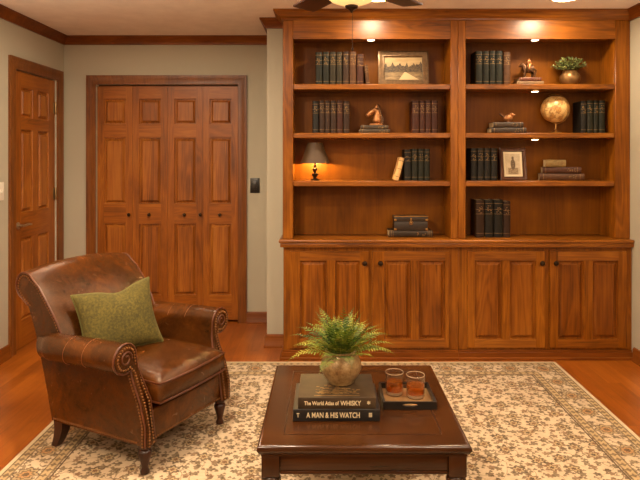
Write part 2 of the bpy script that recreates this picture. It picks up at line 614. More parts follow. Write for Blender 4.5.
def panel_slab(w, h, t, panels, cols, mats, name, parent, depth=0.017):
    """raised-panel slab: x 0..w, z 0..h, front at y=0 (faces -y)"""
    m = MB()
    xs = sorted({0, w} | {c for p in panels for c in (p[0], p[1])})
    zs = sorted({0, h} | {c for p in panels for c in (p[2], p[3])})
    V = {}

    def vert(x, y, z):
        k = (round(x, 6), round(y, 6), round(z, 6))
        if k not in V:
            V[k] = m.bm.verts.new(k)
        return V[k]
    for i in range(len(xs)-1):
        for j in range(len(zs)-1):
            cx, cz = (xs[i]+xs[i+1])/2, (zs[j]+zs[j+1])/2
            if any(p[0] < cx < p[1] and p[2] < cz < p[3] for p in panels):
                continue
            rail = (not any(p[2] < cz < p[3] for p in panels)) and 0 < i < len(xs)-2
            m.mi = 1 if rail else 0
            m.face([vert(xs[i], 0, zs[j]), vert(xs[i+1], 0, zs[j]), vert(xs[i+1], 0, zs[j+1]), vert(xs[i], 0, zs[j+1])])
    for x0, x1, z0, z1 in panels:
        steps = [(0, 0), (0.002, 0.003), (0.004, depth), (0.013, depth), (0.028, 0.005), (0.030, 0.001)]
        m.mi = 2
        rings = []
        for o, y in steps:
            rings.append([(x0+o, y, z0+o), (x1-o, y, z0+o), (x1-o, y, z1-o), (x0+o, y, z1-o)])
        R = [[vert(*p) for p in r] for r in rings]
        for a, b in zip(R, R[1:]):
            for k in range(4):
                m.face([a[k], a[(k+1) % 4], b[(k+1) % 4], b[k]])
        m.face(R[-1])
    m.mi = 0
    for (a, b) in (((0, 0), (w, 0)), ((w, 0), (w, h)), ((w, h), (0, h)), ((0, h), (0, 0))):
        m.poly([(a[0], 0, a[1]), (b[0], 0, b[1]), (b[0], t, b[1]), (a[0], t, a[1])])
    m.poly([(0, t, 0), (w, t, 0), (w, t, h), (0, t, h)])
    return m.build(name, mats, parent, smooth=25)


# closet bifold doors
struct(casing('trim_5', CX0, CX1, CZ, 0.076, TRZ)).location = (0, D1, 0)
closet = bpy.data.objects.new('door_2', None)
COL.objects.link(closet)
closet.location = (0, D1+0.022, 0)
struct(closet)
closet['label'] = 'four leaf oak bifold closet door in the recessed wall'
lw = (CX1-CX0-0.012)/4
for k in range(4):
    x0 = CX0+0.003+k*(lw+0.002)
    st = 0.055
    P = [(st, lw-st, pz(124, D1)-0.02, pz(98.5, D1)-0.02), (st, lw-st, pz(204, D1)-0.02, pz(137.5, D1)-0.02), (st, lw-st, pz(296, D1)-0.02, pz(224, D1)-0.02)]
    leaf = panel_slab(lw, CZ-0.034, 0.032, P, 1, [DOORZ, DOORX, DOORP], 'door_leaf', closet)
    leaf.location = (x0, 0, 0.02)
    for kx in [[lw-0.024], [0.146], [0.145, lw-0.018], [0.146]][k]:
      MB().lathe([(0.006, 0), (0.006, 0.012), (0.013, 0.018), (0.015, 0.025), (0.011, 0.033), (0.003, 0.035)], seg=14,
               M=Matrix.Translation((kx, 0, pz(214.8, D1)-0.02)) @ Matrix.Rotation(PI/2, 4, 'X')).build('knob', BRONZE, leaf)
struct(MB().box(CX0, CX1, D1+0.1, D1+0.11, 0, CZ).box(CX0, CX1, D1+0.060, D1+0.09, CZ-0.03, CZ).build('trim_6', TRX))

# left door (slab faces +x): local x runs along -y world
struct(casing('trim_7', 0, DY1-DY0, DZ, 0.085, TRZ))
t7 = bpy.data.objects['trim_7']
t7.location = (LW, DY0, 0)
t7.rotation_euler = (0, 0, PI/2)
# rotated +90deg about z: local x -> +y, local -y -> +x
dw = DY1-DY0-0.012
st, cm = 0.105, 0.085
pw_ = (dw-2*st-cm)/2
P = []
for a in (st, st+pw_+cm):
    P += [(a, a+pw_, 0.20, 0.80), (a, a+pw_, 0.99, 1.60), (a, a+pw_, 1.69, 1.91)]
door = panel_slab(dw, DZ-0.012, 0.036, P, 2, [DOORZ, DOORX, DOORP], 'door_1', None)
struct(door)
door['label'] = 'six panel oak room door in the side wall'
door.location = (LW-0.012, DY0+0.006, 0.006)
door.rotation_euler = (0, 0, PI/2)
m = MB()
m.lathe([(0.027, 0), (0.027, 0.006), (0.020, 0.010), (0.010, 0.014), (0.010, 0.045)], seg=18, M=Matrix.Translation((0.055, 0, 0.90)) @ Matrix.Rotation(PI/2, 4, 'X'))
m.tube([(0.055, -0.045, 0.90), (0.075, -0.05, 0.902), (0.12, -0.05, 0.905), (0.165, -0.046, 0.900)], [0.009, 0.009, 0.008, 0.006], 8)
m.build('door_handle', plain('brushed_nickel', (190, 170, 140), 0.3, 0.9, 0.1), door)
HINGE = plain('hinge_brass', (150, 128, 92), 0.35, 0.8, 0.1)
for z in (0.22, 1.10, 1.80):
    MB().lathe([(0.006, -0.05), (0.008, -0.045), (0.008, 0.045), (0.006, 0.05)], (dw-0.004, -0.01, z), 10).box(dw-0.03, dw-0.002, -0.002, 0.001, z-0.045, z+0.045).build('hinge', HINGE, door)

# switches
sw = thing('light_switch', 'black light switch plate on the grey wall beside the closet', 'light switch', (px(255, D1), D1, pz(185.5, D1)))
MB().box(-0.04, 0.04, -0.007, 0, -0.063, 0.063, 0.003).build('plate', BLACK, sw)
MB().box(-0.017, 0.017, -0.011, -0.006, -0.034, 0.034, 0.002).build('rocker', plain('black_rocker', (38, 34, 30), 0.3), sw)
sw = thing('light_switch', 'white light switch plate on the wall by the room door', 'light switch', (LW, 3.955, 1.17), PI/2)
MB().box(-0.038, 0.038, -0.007, 0, -0.062, 0.062, 0.003).build('plate', WHITE, sw)
MB().box(-0.005, 0.005, -0.018, -0.006, -0.012, 0.012, 0.002).build('toggle', WHITE, sw)

# rug
RX0, RX1, RY0, RY1 = -1.45, 1.555, 1.35, 3.95
hx, hy = (RX1-RX0)/2, (RY1-RY0)/2
RZ = 0.012
rug = MB().box(-hx, hx, -hy, hy, 0, RZ, 0.004).build('area_rug', rug_mat(hx, hy))
rug.location = ((RX0+RX1)/2, (RY0+RY1)/2, 0)
tag(rug, 'large tan and brown floral rug with a rosette border on the hardwood floor', 'rug')

# ------------------------------------------------------------------ built-in bookcase
XS = [(-0.309, -0.237, 0.863, 0.915), (0.9155, 0.9686, 2.013, 2.117)]
ZT = [1.916, 1.574, 1.237]
ZB = [1.878, 1.538, 1.199]
CT, CB = 0.834, 0.781
VAL = 2.229
for k, nm in ((0, 'oak upper bookcase holding the small lit lamp and the landscape picture'), (1, 'oak upper bookcase holding the globe and the potted plant')):
    a, b, c, d_ = XS[k]
    t = thing('upper_bookcase', nm, 'bookcase', ((a+d_)/2, UY, CT), 0, 'built-in upper bookcases')
    ox, oz = (a+d_)/2, CT

    def bx(name, x0, x1, y0, y1, z0, z1, mat, bev=0.0015):
        return MB().box(x0-ox, x1-ox, y0, y1, z0-oz, z1-oz, bev, 1).build(name, mat, t)
    bx('back_panel', b-0.02, c+0.02, 0.222, 0.238, CT, 2.3605, BACK)
    bx('side_panel', a, b-0.0005, 0.020, 0.222, CT, 2.3605, WZ)
    bx('side_panel', c+0.0005, d_, 0.020, 0.222, CT, 2.3605, WZ)
    bx('stile', a, b, 0, 0.0195, CT, 2.3605, WZ, 0.003)
    bx('stile', c, d_, 0, 0.0195, CT, 2.3605, WZ, 0.003)
    bx('valance', b, c, 0.001, 0.0195, VAL, 2.3605, WX)
    bx('top_panel', b, c, 0.020, 0.222, 2.245, 2.265, WX)
    for i in range(3):
        bx('shelf', b, c, 0.008, 0.2215, ZB[i], ZT[i], WX, 0.004)

ctop = MB()
ctop.box(-0.303-0.03, RW-0.001, 3.988, DS-0.001, CT-0.022, CT-0.0005, 0.007, 3)
ctop.box(-0.303-0.02, RW-0.001, 3.998, DS-0.001, CB, CT-0.0222, 0.004, 2)
tag(ctop.build('countertop', WX), 'long oak countertop with a moulded edge running under both bookcases', 'countertop')

KN = MB().lathe([(0.008, 0), (0.007, 0.010), (0.015, 0.016), (0.018, 0.023), (0.014, 0.030), (0.004, 0.033)], seg=16, M=Matrix.Rotation(PI/2, 4, 'X')).mesh('knob')
KN.materials.append(BRONZE)
BXS = [(-0.303, 0.9125), (0.913, RW-0.001)]
DRS = [[(290, 368.5, (301, 326), (336, 359), 364.4), (372, 448.5, (385, 409.5), (419.3, 443.7), 380)],
       [(467, 544, (475, 500.5), (510, 534), 540.5), (549, 625.5, (558, 581.8), (592.5, 616.3), 554)]]
NMS = ['oak base cabinet with two doors behind the fern', 'oak base cabinet with two doors next to the plain wall']
for k in range(2):
    x0, x1 = BXS[k]
    t = thing('base_cabinet', NMS[k], 'cabinet', ((x0+x1)/2, DF, 0), 0, 'built-in base cabinets')
    ox = (x0+x1)/2
    # carcass with face frame
    m = MB().box(x0-ox, x1-ox, 0, DS-DF-0.001, 0.066, CB-0.0005, 0.002, 1)
    m.build('carcass', WZ, t)
    pl = MB().box(x0-ox-(0.012 if k == 0 else 0), x1-ox, -0.012, DS-DF-0.001, 0, 0.052, 0.002, 1)
    pl.box(x0-ox-(0.026 if k == 0 else 0), x1-ox, -0.026, DS-DF-0.001, 0, 0.018, 0.006, 2)
    pl.box(x0-ox-(0.006 if k == 0 else 0), x1-ox, -0.006, DS-DF-0.001, 0.052, 0.0655, 0.003, 2)
    pl.build('plinth', TRX, t)
    for e0, e1, pa, pb, kx in DRS[k]:
        X0, X1 = px(e0, DF), px(e1, DF)
        z0, z1 = 0.087, 0.752
        q = [(px(p[0]-1, DF)-X0, px(p[1]+1, DF)-X0, 0.143-z0, 0.688-z0) for p in (pa, pb)]
        dr = panel_slab(X1-X0, z1-z0, 0.020, q, 2, [WZ, WX, WP], 'cabinet_door', t, 0.016)
        dr.location = (X0-ox, -0.0185, z0)
        kn = link('knob', KN, [], dr)
        kn.location = (px(kx, DF)-X0, 0, pz(262.5, DF)-z0)


# ------------------------------------------------------------------ small lights
def puck(x, y, z, label, e):
    t = thing('puck_light', label, 'puck light', (x, y, z), 0, 'puck lights in the bookcases')
    MB().lathe([(0.034, 0), (0.034, -0.008), (0.028, -0.011), (0.026, -0.008), (0.002, -0.008)], seg=20, cap=False).build('housing', BRASS, t)
    MB().lathe([(0.002, -0.0082), (0.026, -0.0082), (0.024, -0.0125), (0.012, -0.0145), (0.001, -0.015)], seg=20).build('lens', GLOW, t)
    lamp('puck_lamp', 'SPOT', (x, y, z-0.017), e, WARM, spot_size=2.6, spot_blend=0.8, shadow_soft_size=0.02)


puck(px(371, 4.12), 4.12, 2.245, 'small round light under the valance above the landscape picture', 3.5)
puck(px(535, 4.12), 4.12, 2.245, 'small round light under the valance above the rider statuette', 3.5)
puck(px(535, 4.10), 4.10, ZB[0], 'small round light under the shelf, above the globe', 1.2)
puck(px(535, 4.10), 4.10, ZB[1], 'small round light under the shelf below the globe', 1.2)

for i, (x, y) in enumerate(CANS_AND_FILL[:2]):
    t = thing('recessed_light', ['round recessed ceiling light in front of the bookcase with the lit lamp', 'round recessed ceiling light in front of the bookcase with the globe'][i], 'ceiling light', (x, y, H), 0, 'recessed ceiling lights')
    MB().lathe([(0.098, 0), (0.098, -0.004), (0.088, -0.007), (0.080, -0.004), (0.080, 0)], seg=28, cap=False).build('trim_ring', WHITE, t)
    MB().lathe([(0.080, -0.002), (0.001, -0.002)], seg=28, cap=True).build('diffuser', GLOW, t)

# ------------------------------------------------------------------ ceiling fan
FX, FY = 0.11, 2.6
fan = thing('ceiling_fan', 'dark ceiling fan with wooden blades and a cream glass light bowl', 'ceiling fan', (FX, FY, H))
MB().lathe([(0.07, -0.015), (0.07, -0.025), (0.045, -0.05), (0.016, -0.06), (0.016, -0.12), (0.06, -0.13), (0.105, -0.15), (0.115, -0.19), (0.105, -0.225), (0.06, -0.24), (0.06, -0.245)], seg=32).build('motor_housing', BRONZE, fan)
g = Graph('frosted_bowl')
g.set(Base_Color=lin(240, 214, 160), Roughness=0.5, Emission_Color=lin(255, 206, 128), Emission_Strength=0.9)
MB().lathe([(0.085, -0.246), (0.150, -0.262), (0.148, -0.275), (0.128, -0.305), (0.09, -0.335), (0.045, -0.352), (0.012, -0.357), (0.001, -0.357)], seg=36).build('light_bowl', g.m, fan)
fin = MB().lathe([(0.022, -0.355), (0.030, -0.358), (0.028, -0.366), (0.016, -0.374), (0.007, -0.380), (0.004, -0.388), (0.001, -0.390)], seg=20).build('finial', BRONZE, fan)
MB().tube([(0.004, 0, -0.385), (0.004, 0, -0.545)], 0.0014, 6).sphere((0.004, 0, -0.552), 0.006, 10, 6, (0.8, 0.8, 1.4)).build('pull_chain', BRONZE, fan)
for k in range(5):
    a = math.radians(47+72*k)
    M = Matrix.Rotation(a, 4, 'Z') @ Matrix.Translation((0, 0, -0.262)) @ Matrix.Rotation(math.radians(6), 4, 'X')
    out = [(0.17, -0.05), (0.22, -0.058), (0.38, -0.062), (0.472, -0.063), (0.480, -0.060), (0.483, -0.052), (0.483, 0.052), (0.480, 0.060), (0.472, 0.063), (0.38, 0.062), (0.22, 0.058), (0.17, 0.05)]
    m = MB().prism(out, 'Z', -0.004, 0.004)
    bl = m.build('blade', BLADE, fan)
    bl.matrix_local = M
    MB().box(0.10, 0.24, -0.018, 0.018, 0.004, 0.010, 0.003).build('blade_arm', BRONZE, bl)

for ch in fan.children:
    ch.location.z += 0.014

# ------------------------------------------------------------------ books
MATS = {}


def leather(rgb):
    if rgb not in MATS:
        MATS[rgb] = plain('book_cloth_%d' % (len(MATS)+1), rgb, 0.5, 0, 0.3, 35)
        MATS[rgb].node_tree.nodes['Principled BSDF'].inputs['Specular IOR Level'].default_value = 0.25
    return MATS[rgb]


def book(name, w, h, d, rgb, label, cat='book', loc=(0, 0, 0), rz=0, tilt=0.0, flat=False, group=None, bands=(0.1, 0.62, 0.74, 0.9), emblem=True, mat=None, gild=None, blocks=True):
    """standing: thickness w along x, height h, spine towards -y; flat: lies down, spine towards -y"""
    t = thing(name, label, cat, loc, rz, group)
    t.rotation_euler = (0, tilt, rz)

    def T(p):
        x, y, z = p
        return (z-h/2, y, w/2-x) if flat else (x, y, z)

    def fin(m, nm, mt):
        for v in m.bm.verts:
            v.co = T(v.co)
        return m.build(nm, mt, t)
    th = min(0.003, w*0.12)
    # cover: rounded spine and two boards
    out = [(-w/2, d)]
    inn = [(-w/2+th, d)]
    n = 6
    r = w*0.16
    for i in range(n+1):
        a = PI+PI*i/n
        out.append((w/2*math.cos(a), r+r*math.sin(a)))
        inn.append(((w/2-th)*math.cos(a), r+th+(r)*math.sin(a)))
    out.append((w/2, d))
    inn.append((w/2-th, d))
    m = MB()
    m.prism(out+inn[::-1], 'Z', 0, h)
    m.mi = 1
    e = 0.0007
    for b_ in bands:
        z0 = h*b_
        hh = 0.0028
        ring = []
        for i in range(n+1):
            a = PI+PI*i/n
            ring.append(((w/2+e)*math.cos(a), r+(r+e)*math.sin(a)))
        ring2 = [((w/2-th)*math.cos(PI+PI*i/n), r+th+r*math.sin(PI+PI*i/n)) for i in range(n, -1, -1)]
        m.prism(ring+ring2, 'Z', z0, z0+hh)
    if emblem:
        for (cz, n2) in ((0.80, 5), (0.68, 4)):
            for q in range(n2):
                x = random.uniform(-w*0.24, w*0.24)
                z = h*(cz+random.uniform(-0.045, 0.045))
                m.box(x-w*0.07, x+w*0.07, -0.0012, 0.002, z-0.0025, z+0.0025)
    fin(m, 'cover', [mat or leather(rgb), gild or GOLD])
    m = MB().box(-w/2+th, w/2-th, r+th+0.002, d-0.004, 0.004, h-0.004)
    fin(m, 'page_block', PAPER)
    return t


SPY = 4.118      # distance of the spines
DK, DG, OL, BR, MR, TN = (22, 19, 14), (26, 26, 15), (40, 33, 17), (46, 27, 14), (58, 27, 14), (76, 47, 24)
ORD = ['first', 'second', 'third', 'fourth', 'fifth', 'sixth', 'seventh', 'eighth']


def row(items, ztop, group, where, zoff=0.0):
    """items: (pixel left, pixel right, pixel top, colour, colour word)"""
    for i, (a, b, tp, c, cw) in enumerate(items):
        w = (b-a)*SPY/F*0.985
        h = pz(tp, SPY)-ztop
        lab = '%s book, %s from the left %s' % (cw, ORD[i], where)
        book('book', w, h-0.001, random.uniform(0.135, 0.15), c, lab, loc=(px((a+b)/2, SPY), SPY+random.uniform(0, 0.006), ztop+0.0008), group=group)


row([(315.4, 322.2, 52, DG, 'dark olive'), (322.8, 329, 51.7, DG, 'dark olive'), (329.6, 335.8, 51.7, OL, 'olive green'), (336.4, 342.2, 51.7, OL, 'olive green'), (342.8, 349, 51.5, BR, 'brown'), (349.5, 356.2, 51.6, TN, 'tan brown'), (356.7, 363.6, 54, MR, 'shorter red brown')],
    ZT[0], 'books beside the landscape picture', 'beside the landscape picture')
book('book', 0.026, 0.142, 0.13, TN, 'small tan book leaning at the end of the row by the landscape picture', loc=(px(367.7, SPY)+0.002, SPY, ZT[0]+0.0022), tilt=-0.10, group='books beside the landscape picture')
row([(312.3, 318.8, 101, DK, 'black'), (319.3, 324.6, 100.5, BR, 'dark brown'), (325, 330, 100.5, BR, 'dark brown'), (330.5, 336.5, 100.5, BR, 'dark brown'), (337, 342.7, 100.5, MR, 'red brown'), (343.3, 349.6, 101, BR, 'brown')],
    ZT[1], 'dark books beside the horse head', 'in the row facing the horse head')
row([(412.3, 419.6, 100.5, MR, 'red brown'), (420.1, 425.2, 100.5, MR, 'red brown'), (425.7, 431.2, 100.5, MR, 'red brown'), (431.7, 438.2, 100.5, MR, 'red brown')],
    ZT[1], 'red brown books behind the horse head', 'in the row behind the horse head')
row([(404.6, 411.5, 149.5, DK, 'black'), (412, 418, 148.8, DG, 'dark green'), (418.5, 424, 148.8, DG, 'dark green'), (424.5, 430.2, 149, DG, 'dark green')],
    ZT[2], 'dark books on the shelf with the lamp', 'in the row on the lamp shelf')
book('book', 0.034, 0.165, 0.13, (206, 164, 104), 'thin cream book leaning against the dark row on the lamp shelf', loc=(px(396, SPY)+0.002, SPY, ZT[2]+0.004), tilt=0.26, group='dark books on the shelf with the lamp', mat=CREAM, gild=BRONZE, bands=(0.15, 0.5, 0.85), emblem=False)
row([(475.9, 483, 51, DG, 'dark green'), (483.6, 489.6, 50.8, DG, 'dark green'), (490.1, 496, 50.8, DG, 'dark green'), (496.5, 503, 50.8, DG, 'dark green'), (504, 510.8, 52, TN, 'tan brown')],
    ZT[0], 'books beside the rider statuette', 'next to the rider statuette')
row([(581.3, 587, 101, DK, 'black'), (587.8, 593.7, 100.3, DG, 'dark green'), (594.3, 599, 100.3, DG, 'dark green'), (599.6, 605.8, 100.3, DG, 'dark green')],
    ZT[1], 'books beside the globe', 'beside the globe')
row([(470.9, 477.3, 148.2, DK, 'black'), (477.8, 484.2, 148, DK, 'black'), (484.8, 491, 148, DK, 'black'), (491.5, 497.6, 148.2, DK, 'black')],
    ZT[2], 'black books beside the framed portrait', 'beside the framed portrait')
row([(476, 484.7, 200, BR, 'dark brown'), (485.3, 494, 200, DK, 'black'), (494.5, 503.3, 200, DK, 'black'), (503.8, 511, 201.5, BR, 'brown')],
    CT, 'books standing on the countertop', 'in the row on the countertop')


def flat(a, b, t0, t1, z, c, label, y=SPY, rz=0.0, d=0.13, group=None, bands=(0.08, 0.9), emblem=True, mat=None):
    w = (t1-t0)*y/F
    L = (b-a)*y/F
    book('book', w*0.985, L, d, c, label, loc=(px((a+b)/2, y), y, z+0.0006), rz=rz, flat=True, group=group, bands=bands, emblem=emblem, mat=mat)
    return z+w+0.0004


GREY = (64, 52, 38)
z = flat(359.5, 390, 128.9, 132.8, ZT[1], GREY, 'grey brown book lying flat at the bottom under the horse head bust', group='books under the horse head')
HZ = flat(361, 388.5, 124.6, 128.6, z, GREY, 'grey brown book lying flat directly under the horse head bust', group='books under the horse head')
z = flat(517.7, 543.8, 80, 84, ZT[0], (120, 92, 62), 'tan book lying flat at the bottom under the rider statuette', group='books under the rider statuette')
RZ_ = flat(519.5, 541.5, 76.5, 80, z, (92, 48, 32), 'red brown book lying flat directly under the rider statuette', group='books under the rider statuette')
z = flat(491.5, 526.7, 127, 132.6, ZT[1], (58, 46, 36), 'long dark book lying flat at the bottom under the bronze bird', group='books under the bronze bird')
BZ = flat(493.4, 523.4, 121.4, 126.8, z, (64, 50, 38), 'dark book lying flat directly under the bronze bird', group='books under the bronze bird')
z = flat(541, 583, 173.6, 180.6, ZT[2], (74, 45, 22), 'brown book at the bottom of the stack of three by the portrait', rz=-0.22, group='stack of books by the portrait', d=0.12, y=4.125)
z = flat(543.5, 580, 167, 173.4, z, (66, 36, 20), 'red brown book in the middle of the stack of three by the portrait', rz=-0.22, group='stack of books by the portrait', d=0.12, y=4.125)
flat(546, 565.5, 159.6, 167, z, (132, 108, 64), 'small thick book with gold blocks topping the stack by the portrait', rz=-0.16, group='stack of books by the portrait', d=0.10, y=4.13, bands=(0.02, 0.1, 0.5, 0.58, 0.8))
z = flat(389, 432.7, 230, 236.6, CT, (46, 34, 22), 'large dark book with brass corners lying under the small trunk', d=0.15, group=None, bands=(0.01, 0.05, 0.09, 0.89, 0.93, 0.97))

# small trunk
TW, TH, TD = 33.5*SPY/F, 14.2*SPY/F, 0.11
t = thing('trunk_box', 'small dark trunk box with brass corners lying on a book', 'box', (px(411.3, SPY), SPY+0.012, z+0.0012))
TRK = plain('dark_trunk_leather', (44, 31, 20), 0.45, 0, 0.3)
MB().box(-TW/2, TW/2, 0, TD, 0, TH*0.62, 0.003).build('body', TRK, t)
MB().box(-TW/2-0.002, TW/2+0.002, -0.002, TD+0.002, TH*0.635, TH, 0.004).build('lid', TRK, t)
MB().box(-TW/2-0.004, TW/2+0.004, -0.004, 0.0, TH*0.965, TH+0.002, 0.0005).build('lid_rim', BRASS, t)
m = MB()
m.tube([(0.013*math.cos(a*PI/8), -0.004, TH*0.55+0.013*math.sin(a*PI/8)) for a in range(16)], 0.002, 6, True)
m.lathe([(0.007, 0), (0.007, 0.004), (0.001, 0.006)], seg=12, M=Matrix.Translation((0, 0.0, TH*0.55)) @ Matrix.Rotation(PI/2, 4, 'X'))
m.box(-0.005, 0.005, -0.005, -0.0015, TH*0.7, TH*0.86)
m.build('latch', BRASS, t)
for sx in (-1, 1):
    for z0 in (0.0, 0.66):
        x = sx*(TW/2-0.007)
        MB().box(x-0.009, x+0.009, -0.0042, -0.0002, TH*z0+0.001, TH*z0+0.014, 0.001).build('corner_fitting', BRASS, t)


# ------------------------------------------------------------------ skin figures
def skin(name, pts, edges, radii, mat, parent, sub=2, root=0):
    me = bpy.data.meshes.new(name)
    me.from_pydata(pts, edges, [])
    o = bpy.data.objects.new(name, me)
    COL.objects.link(o)
    if len(me.skin_vertices) == 0:
        bm = bmesh.new()
        bm.from_mesh(me)
        bm.verts.layers.skin.verify()
        bm.to_mesh(me)
        bm.free()
    for i, r in enumerate(radii):
        sv = me.skin_vertices[0].data[i]
        sv.radius = (r, r) if not isinstance(r, tuple) else r
        sv.use_root = (i == root)
    mod = o.modifiers.new('skin', 'SKIN')
    mod.use_smooth_shade = True
    s2 = o.modifiers.new('sub', 'SUBSURF')
    s2.levels = s2.render_levels = sub
    dg = bpy.context.evaluated_depsgraph_get()
    m2 = bpy.data.meshes.new_from_object(o.evaluated_get(dg))
    bpy.data.objects.remove(o)
    for p in m2.polygons:
        p.use_smooth = True
    m2.materials.clear()
    m2.materials.append(mat)
    ob = bpy.data.objects.new(name, m2)
    COL.objects.link(ob)
    if parent:
        ob.parent = parent
    return ob


# horse head bust, facing -x
hb = thing('horse_head_bust', 'bronze horse head bust on two flat books', 'statuette', (px(374.5, SPY+0.06), SPY+0.06, HZ+0.001))
o = skin('head', [(0.012, 0, 0.012), (0.018, 0, 0.045), (0.022, 0, 0.085), (0.006, 0, 0.118), (-0.022, 0, 0.098), (-0.046, 0, 0.074), (-0.058, 0, 0.062)],
         [(0, 1), (1, 2), (2, 3), (3, 4), (4, 5), (5, 6)], [(0.046, 0.040), (0.040, 0.034), (0.034, 0.026), (0.036, 0.027), (0.035, 0.026), (0.025, 0.019), (0.021, 0.017)], STATUE, hb)
MB().box(-0.035, 0.055, -0.032, 0.032, 0, 0.012, 0.005).build('plinth', STATUE, hb)
m = MB()
for sy in (-1, 1):
    m.lathe([(0.007, 0), (0.008, 0.008), (0.001, 0.028)], seg=8, M=Matrix.Translation((0.012, sy*0.011, 0.126)) @ Matrix.Rotation(0.2, 4, 'Y'))
m.build('ears', STATUE, hb)
m = MB()
for i in range(9):
    f_ = i/8
    x, zz = 0.052+0.003*math.sin(f_*9)-0.030*f_**2, 0.02+0.118*f_
    m.sphere((x, 0, zz), 0.016, 8, 6, (0.9, 0.6, 1.0))
m.build('mane', STATUED, hb)

# horse and rider statuette
rs = thing('rider_statuette', 'small bronze statuette of a rider on a horse standing on two books', 'statuette', (px(529, SPY+0.06), SPY+0.06, RZ_+0.001))
pts = [(0, 0, 0.062), (-0.03, 0, 0.066), (0.03, 0, 0.064),
       (-0.045, 0, 0.088), (-0.054, 0, 0.094), (-0.066, 0, 0.076),
       (-0.032, -0.012, 0.045), (-0.036, -0.012, 0.024), (-0.036, -0.012, 0.004),
       (-0.030, 0.012, 0.045), (-0.024, 0.012, 0.024), (-0.024, 0.012, 0.004),
       (0.032, -0.012, 0.045), (0.038, -0.012, 0.026), (0.035, -0.012, 0.004),
       (0.030, 0.012, 0.045), (0.028, 0.012, 0.026), (0.024, 0.012, 0.004),
       (0.046, 0, 0.058), (0.052, 0, 0.034)]
eds = [(0, 1), (0, 2), (1, 3), (3, 4), (4, 5), (1, 6), (6, 7), (7, 8), (1, 9), (9, 10), (10, 11), (2, 12), (12, 13), (13, 14), (2, 15), (15, 16), (16, 17), (2, 18), (18, 19)]
rad = [0.021, 0.020, 0.020, 0.012, 0.010, 0.006, 0.009, 0.006, 0.005, 0.009, 0.006, 0.005, 0.010, 0.006, 0.005, 0.010, 0.006, 0.005, 0.006, 0.004]
rad = [r*1.35 for r in rad]
skin('horse', pts, eds, rad, STATUED, rs)
pts = [(0.002, 0, 0.088), (0.000, 0, 0.108), (-0.002, 0, 0.122), (-0.003, 0, 0.134), (-0.006, -0.022, 0.080), (-0.008, -0.025, 0.055), (-0.006, 0.022, 0.080), (-0.008, 0.025, 0.055), (-0.004, -0.016, 0.116), (-0.020, -0.014, 0.098), (-0.004, 0.016, 0.116), (-0.020, 0.014, 0.098)]
eds = [(0, 1), (1, 2), (2, 3), (0, 4), (4, 5), (0, 6), (6, 7), (1, 8), (8, 9), (1, 10), (10, 11)]
skin('rider', pts, eds, [r*1.4 for r in (0.014, 0.013, 0.006, 0.011, 0.009, 0.006, 0.009, 0.006, 0.007, 0.005, 0.007, 0.005)], STATUE, rs)
rs.scale = (1, 1, 1.06)
MB().box(-0.055, 0.055, -0.03, 0.03, -0.0005, 0.005, 0.002).build('base', STATUED, rs)

# bronze bird
bd = thing('bird_figurine', 'small round bronze bird figurine on two dark books', 'statuette', (px(507, SPY+0.05), SPY+0.05, BZ+0.001))
m = MB().sphere((0.006, 0, 0.030), 0.030, 16, 10, (1.15, 0.8, 0.9), Matrix.Rotation(-0.2, 4, 'Y'))
m.build('body', STATUE, bd)
MB().sphere((0.034, 0, 0.054), 0.015, 12, 8).lathe([(0.006, 0), (0.001, 0.018)], seg=8, M=Matrix.Translation((0.046, 0, 0.054)) @ Matrix.Rotation(PI/2, 4, 'Y')).build('head', STATUE, bd)
MB().loft([[(-0.018, -0.014, 0.030), (-0.018, 0.014, 0.030), (-0.018, 0.012, 0.044), (-0.018, -0.012, 0.044)], [(-0.052, -0.012, 0.058), (-0.052, 0.012, 0.058), (-0.050, 0.012, 0.064), (-0.050, -0.012, 0.064)]]).build('tail', STATUED, bd)
MB().lathe([(0.016, 0), (0.014, 0.004), (0.006, 0.008)], (0.005, 0, 0), 12).build('base', STATUED, bd)

# globe
gl = thing('desk_globe', 'small tan desk globe on a brass stand beside the dark books', 'globe', (px(555, SPY+0.075)+0.006, SPY+0.075, ZT[1]+0.0005))
gy = SPY+0.075
gr = 13.6*gy/F
gz = pz(109.2, gy)-ZT[1]
g = Graph('antique_globe')
v = g.coord()
n1 = g.noise(v, 14, 4, 0.55)
land = g.ramp(n1, [(0.47, lin(214, 176, 112)), (0.5, lin(150, 104, 56)), (0.54, lin(188, 138, 74))])
sp = g.n('ShaderNodeSeparateXYZ')
g.t.links.new(g.coord(), sp.inputs[0])
lon = g.math('ARCTAN2', sp.outputs[1], sp.outputs[0])
l1 = g.math('LESS_THAN', g.math('FRACT', g.math('MULTIPLY', lon, 12/(2*PI))), 0.06)
l2 = g.math('LESS_THAN', g.math('FRACT', g.math('MULTIPLY', sp.outputs[2], 28.0)), 0.05)
g.set(Base_Color=g.mix(g.math('MULTIPLY', g.math('MAXIMUM', l1, l2), 0.45), land, lin(84, 54, 28)), Roughness=0.35)
sph = MB().sphere((0, 0, 0), gr, 32, 20).build('sphere', g.m, gl)
sph.location = (-0.006, 0, gz)
sph.rotation_euler = (0.2, 0.41, 0.5)
MB().tube([(-0.006+(gr+0.008)*math.cos(a), 0, gz+(gr+0.008)*math.sin(a)) for a in [math.radians(-95+10*i) for i in range(22)]], 0.0035, 8).build('meridian_arc', BRASS, gl)
MB().lathe([(0.044, 0), (0.044, 0.004), (0.030, 0.010), (0.012, 0.014), (0.007, 0.022), (0.009, 0.030), (0.006, 0.036), (0.006, gz-gr-0.006)], seg=24).build('stand', BRASS, gl)


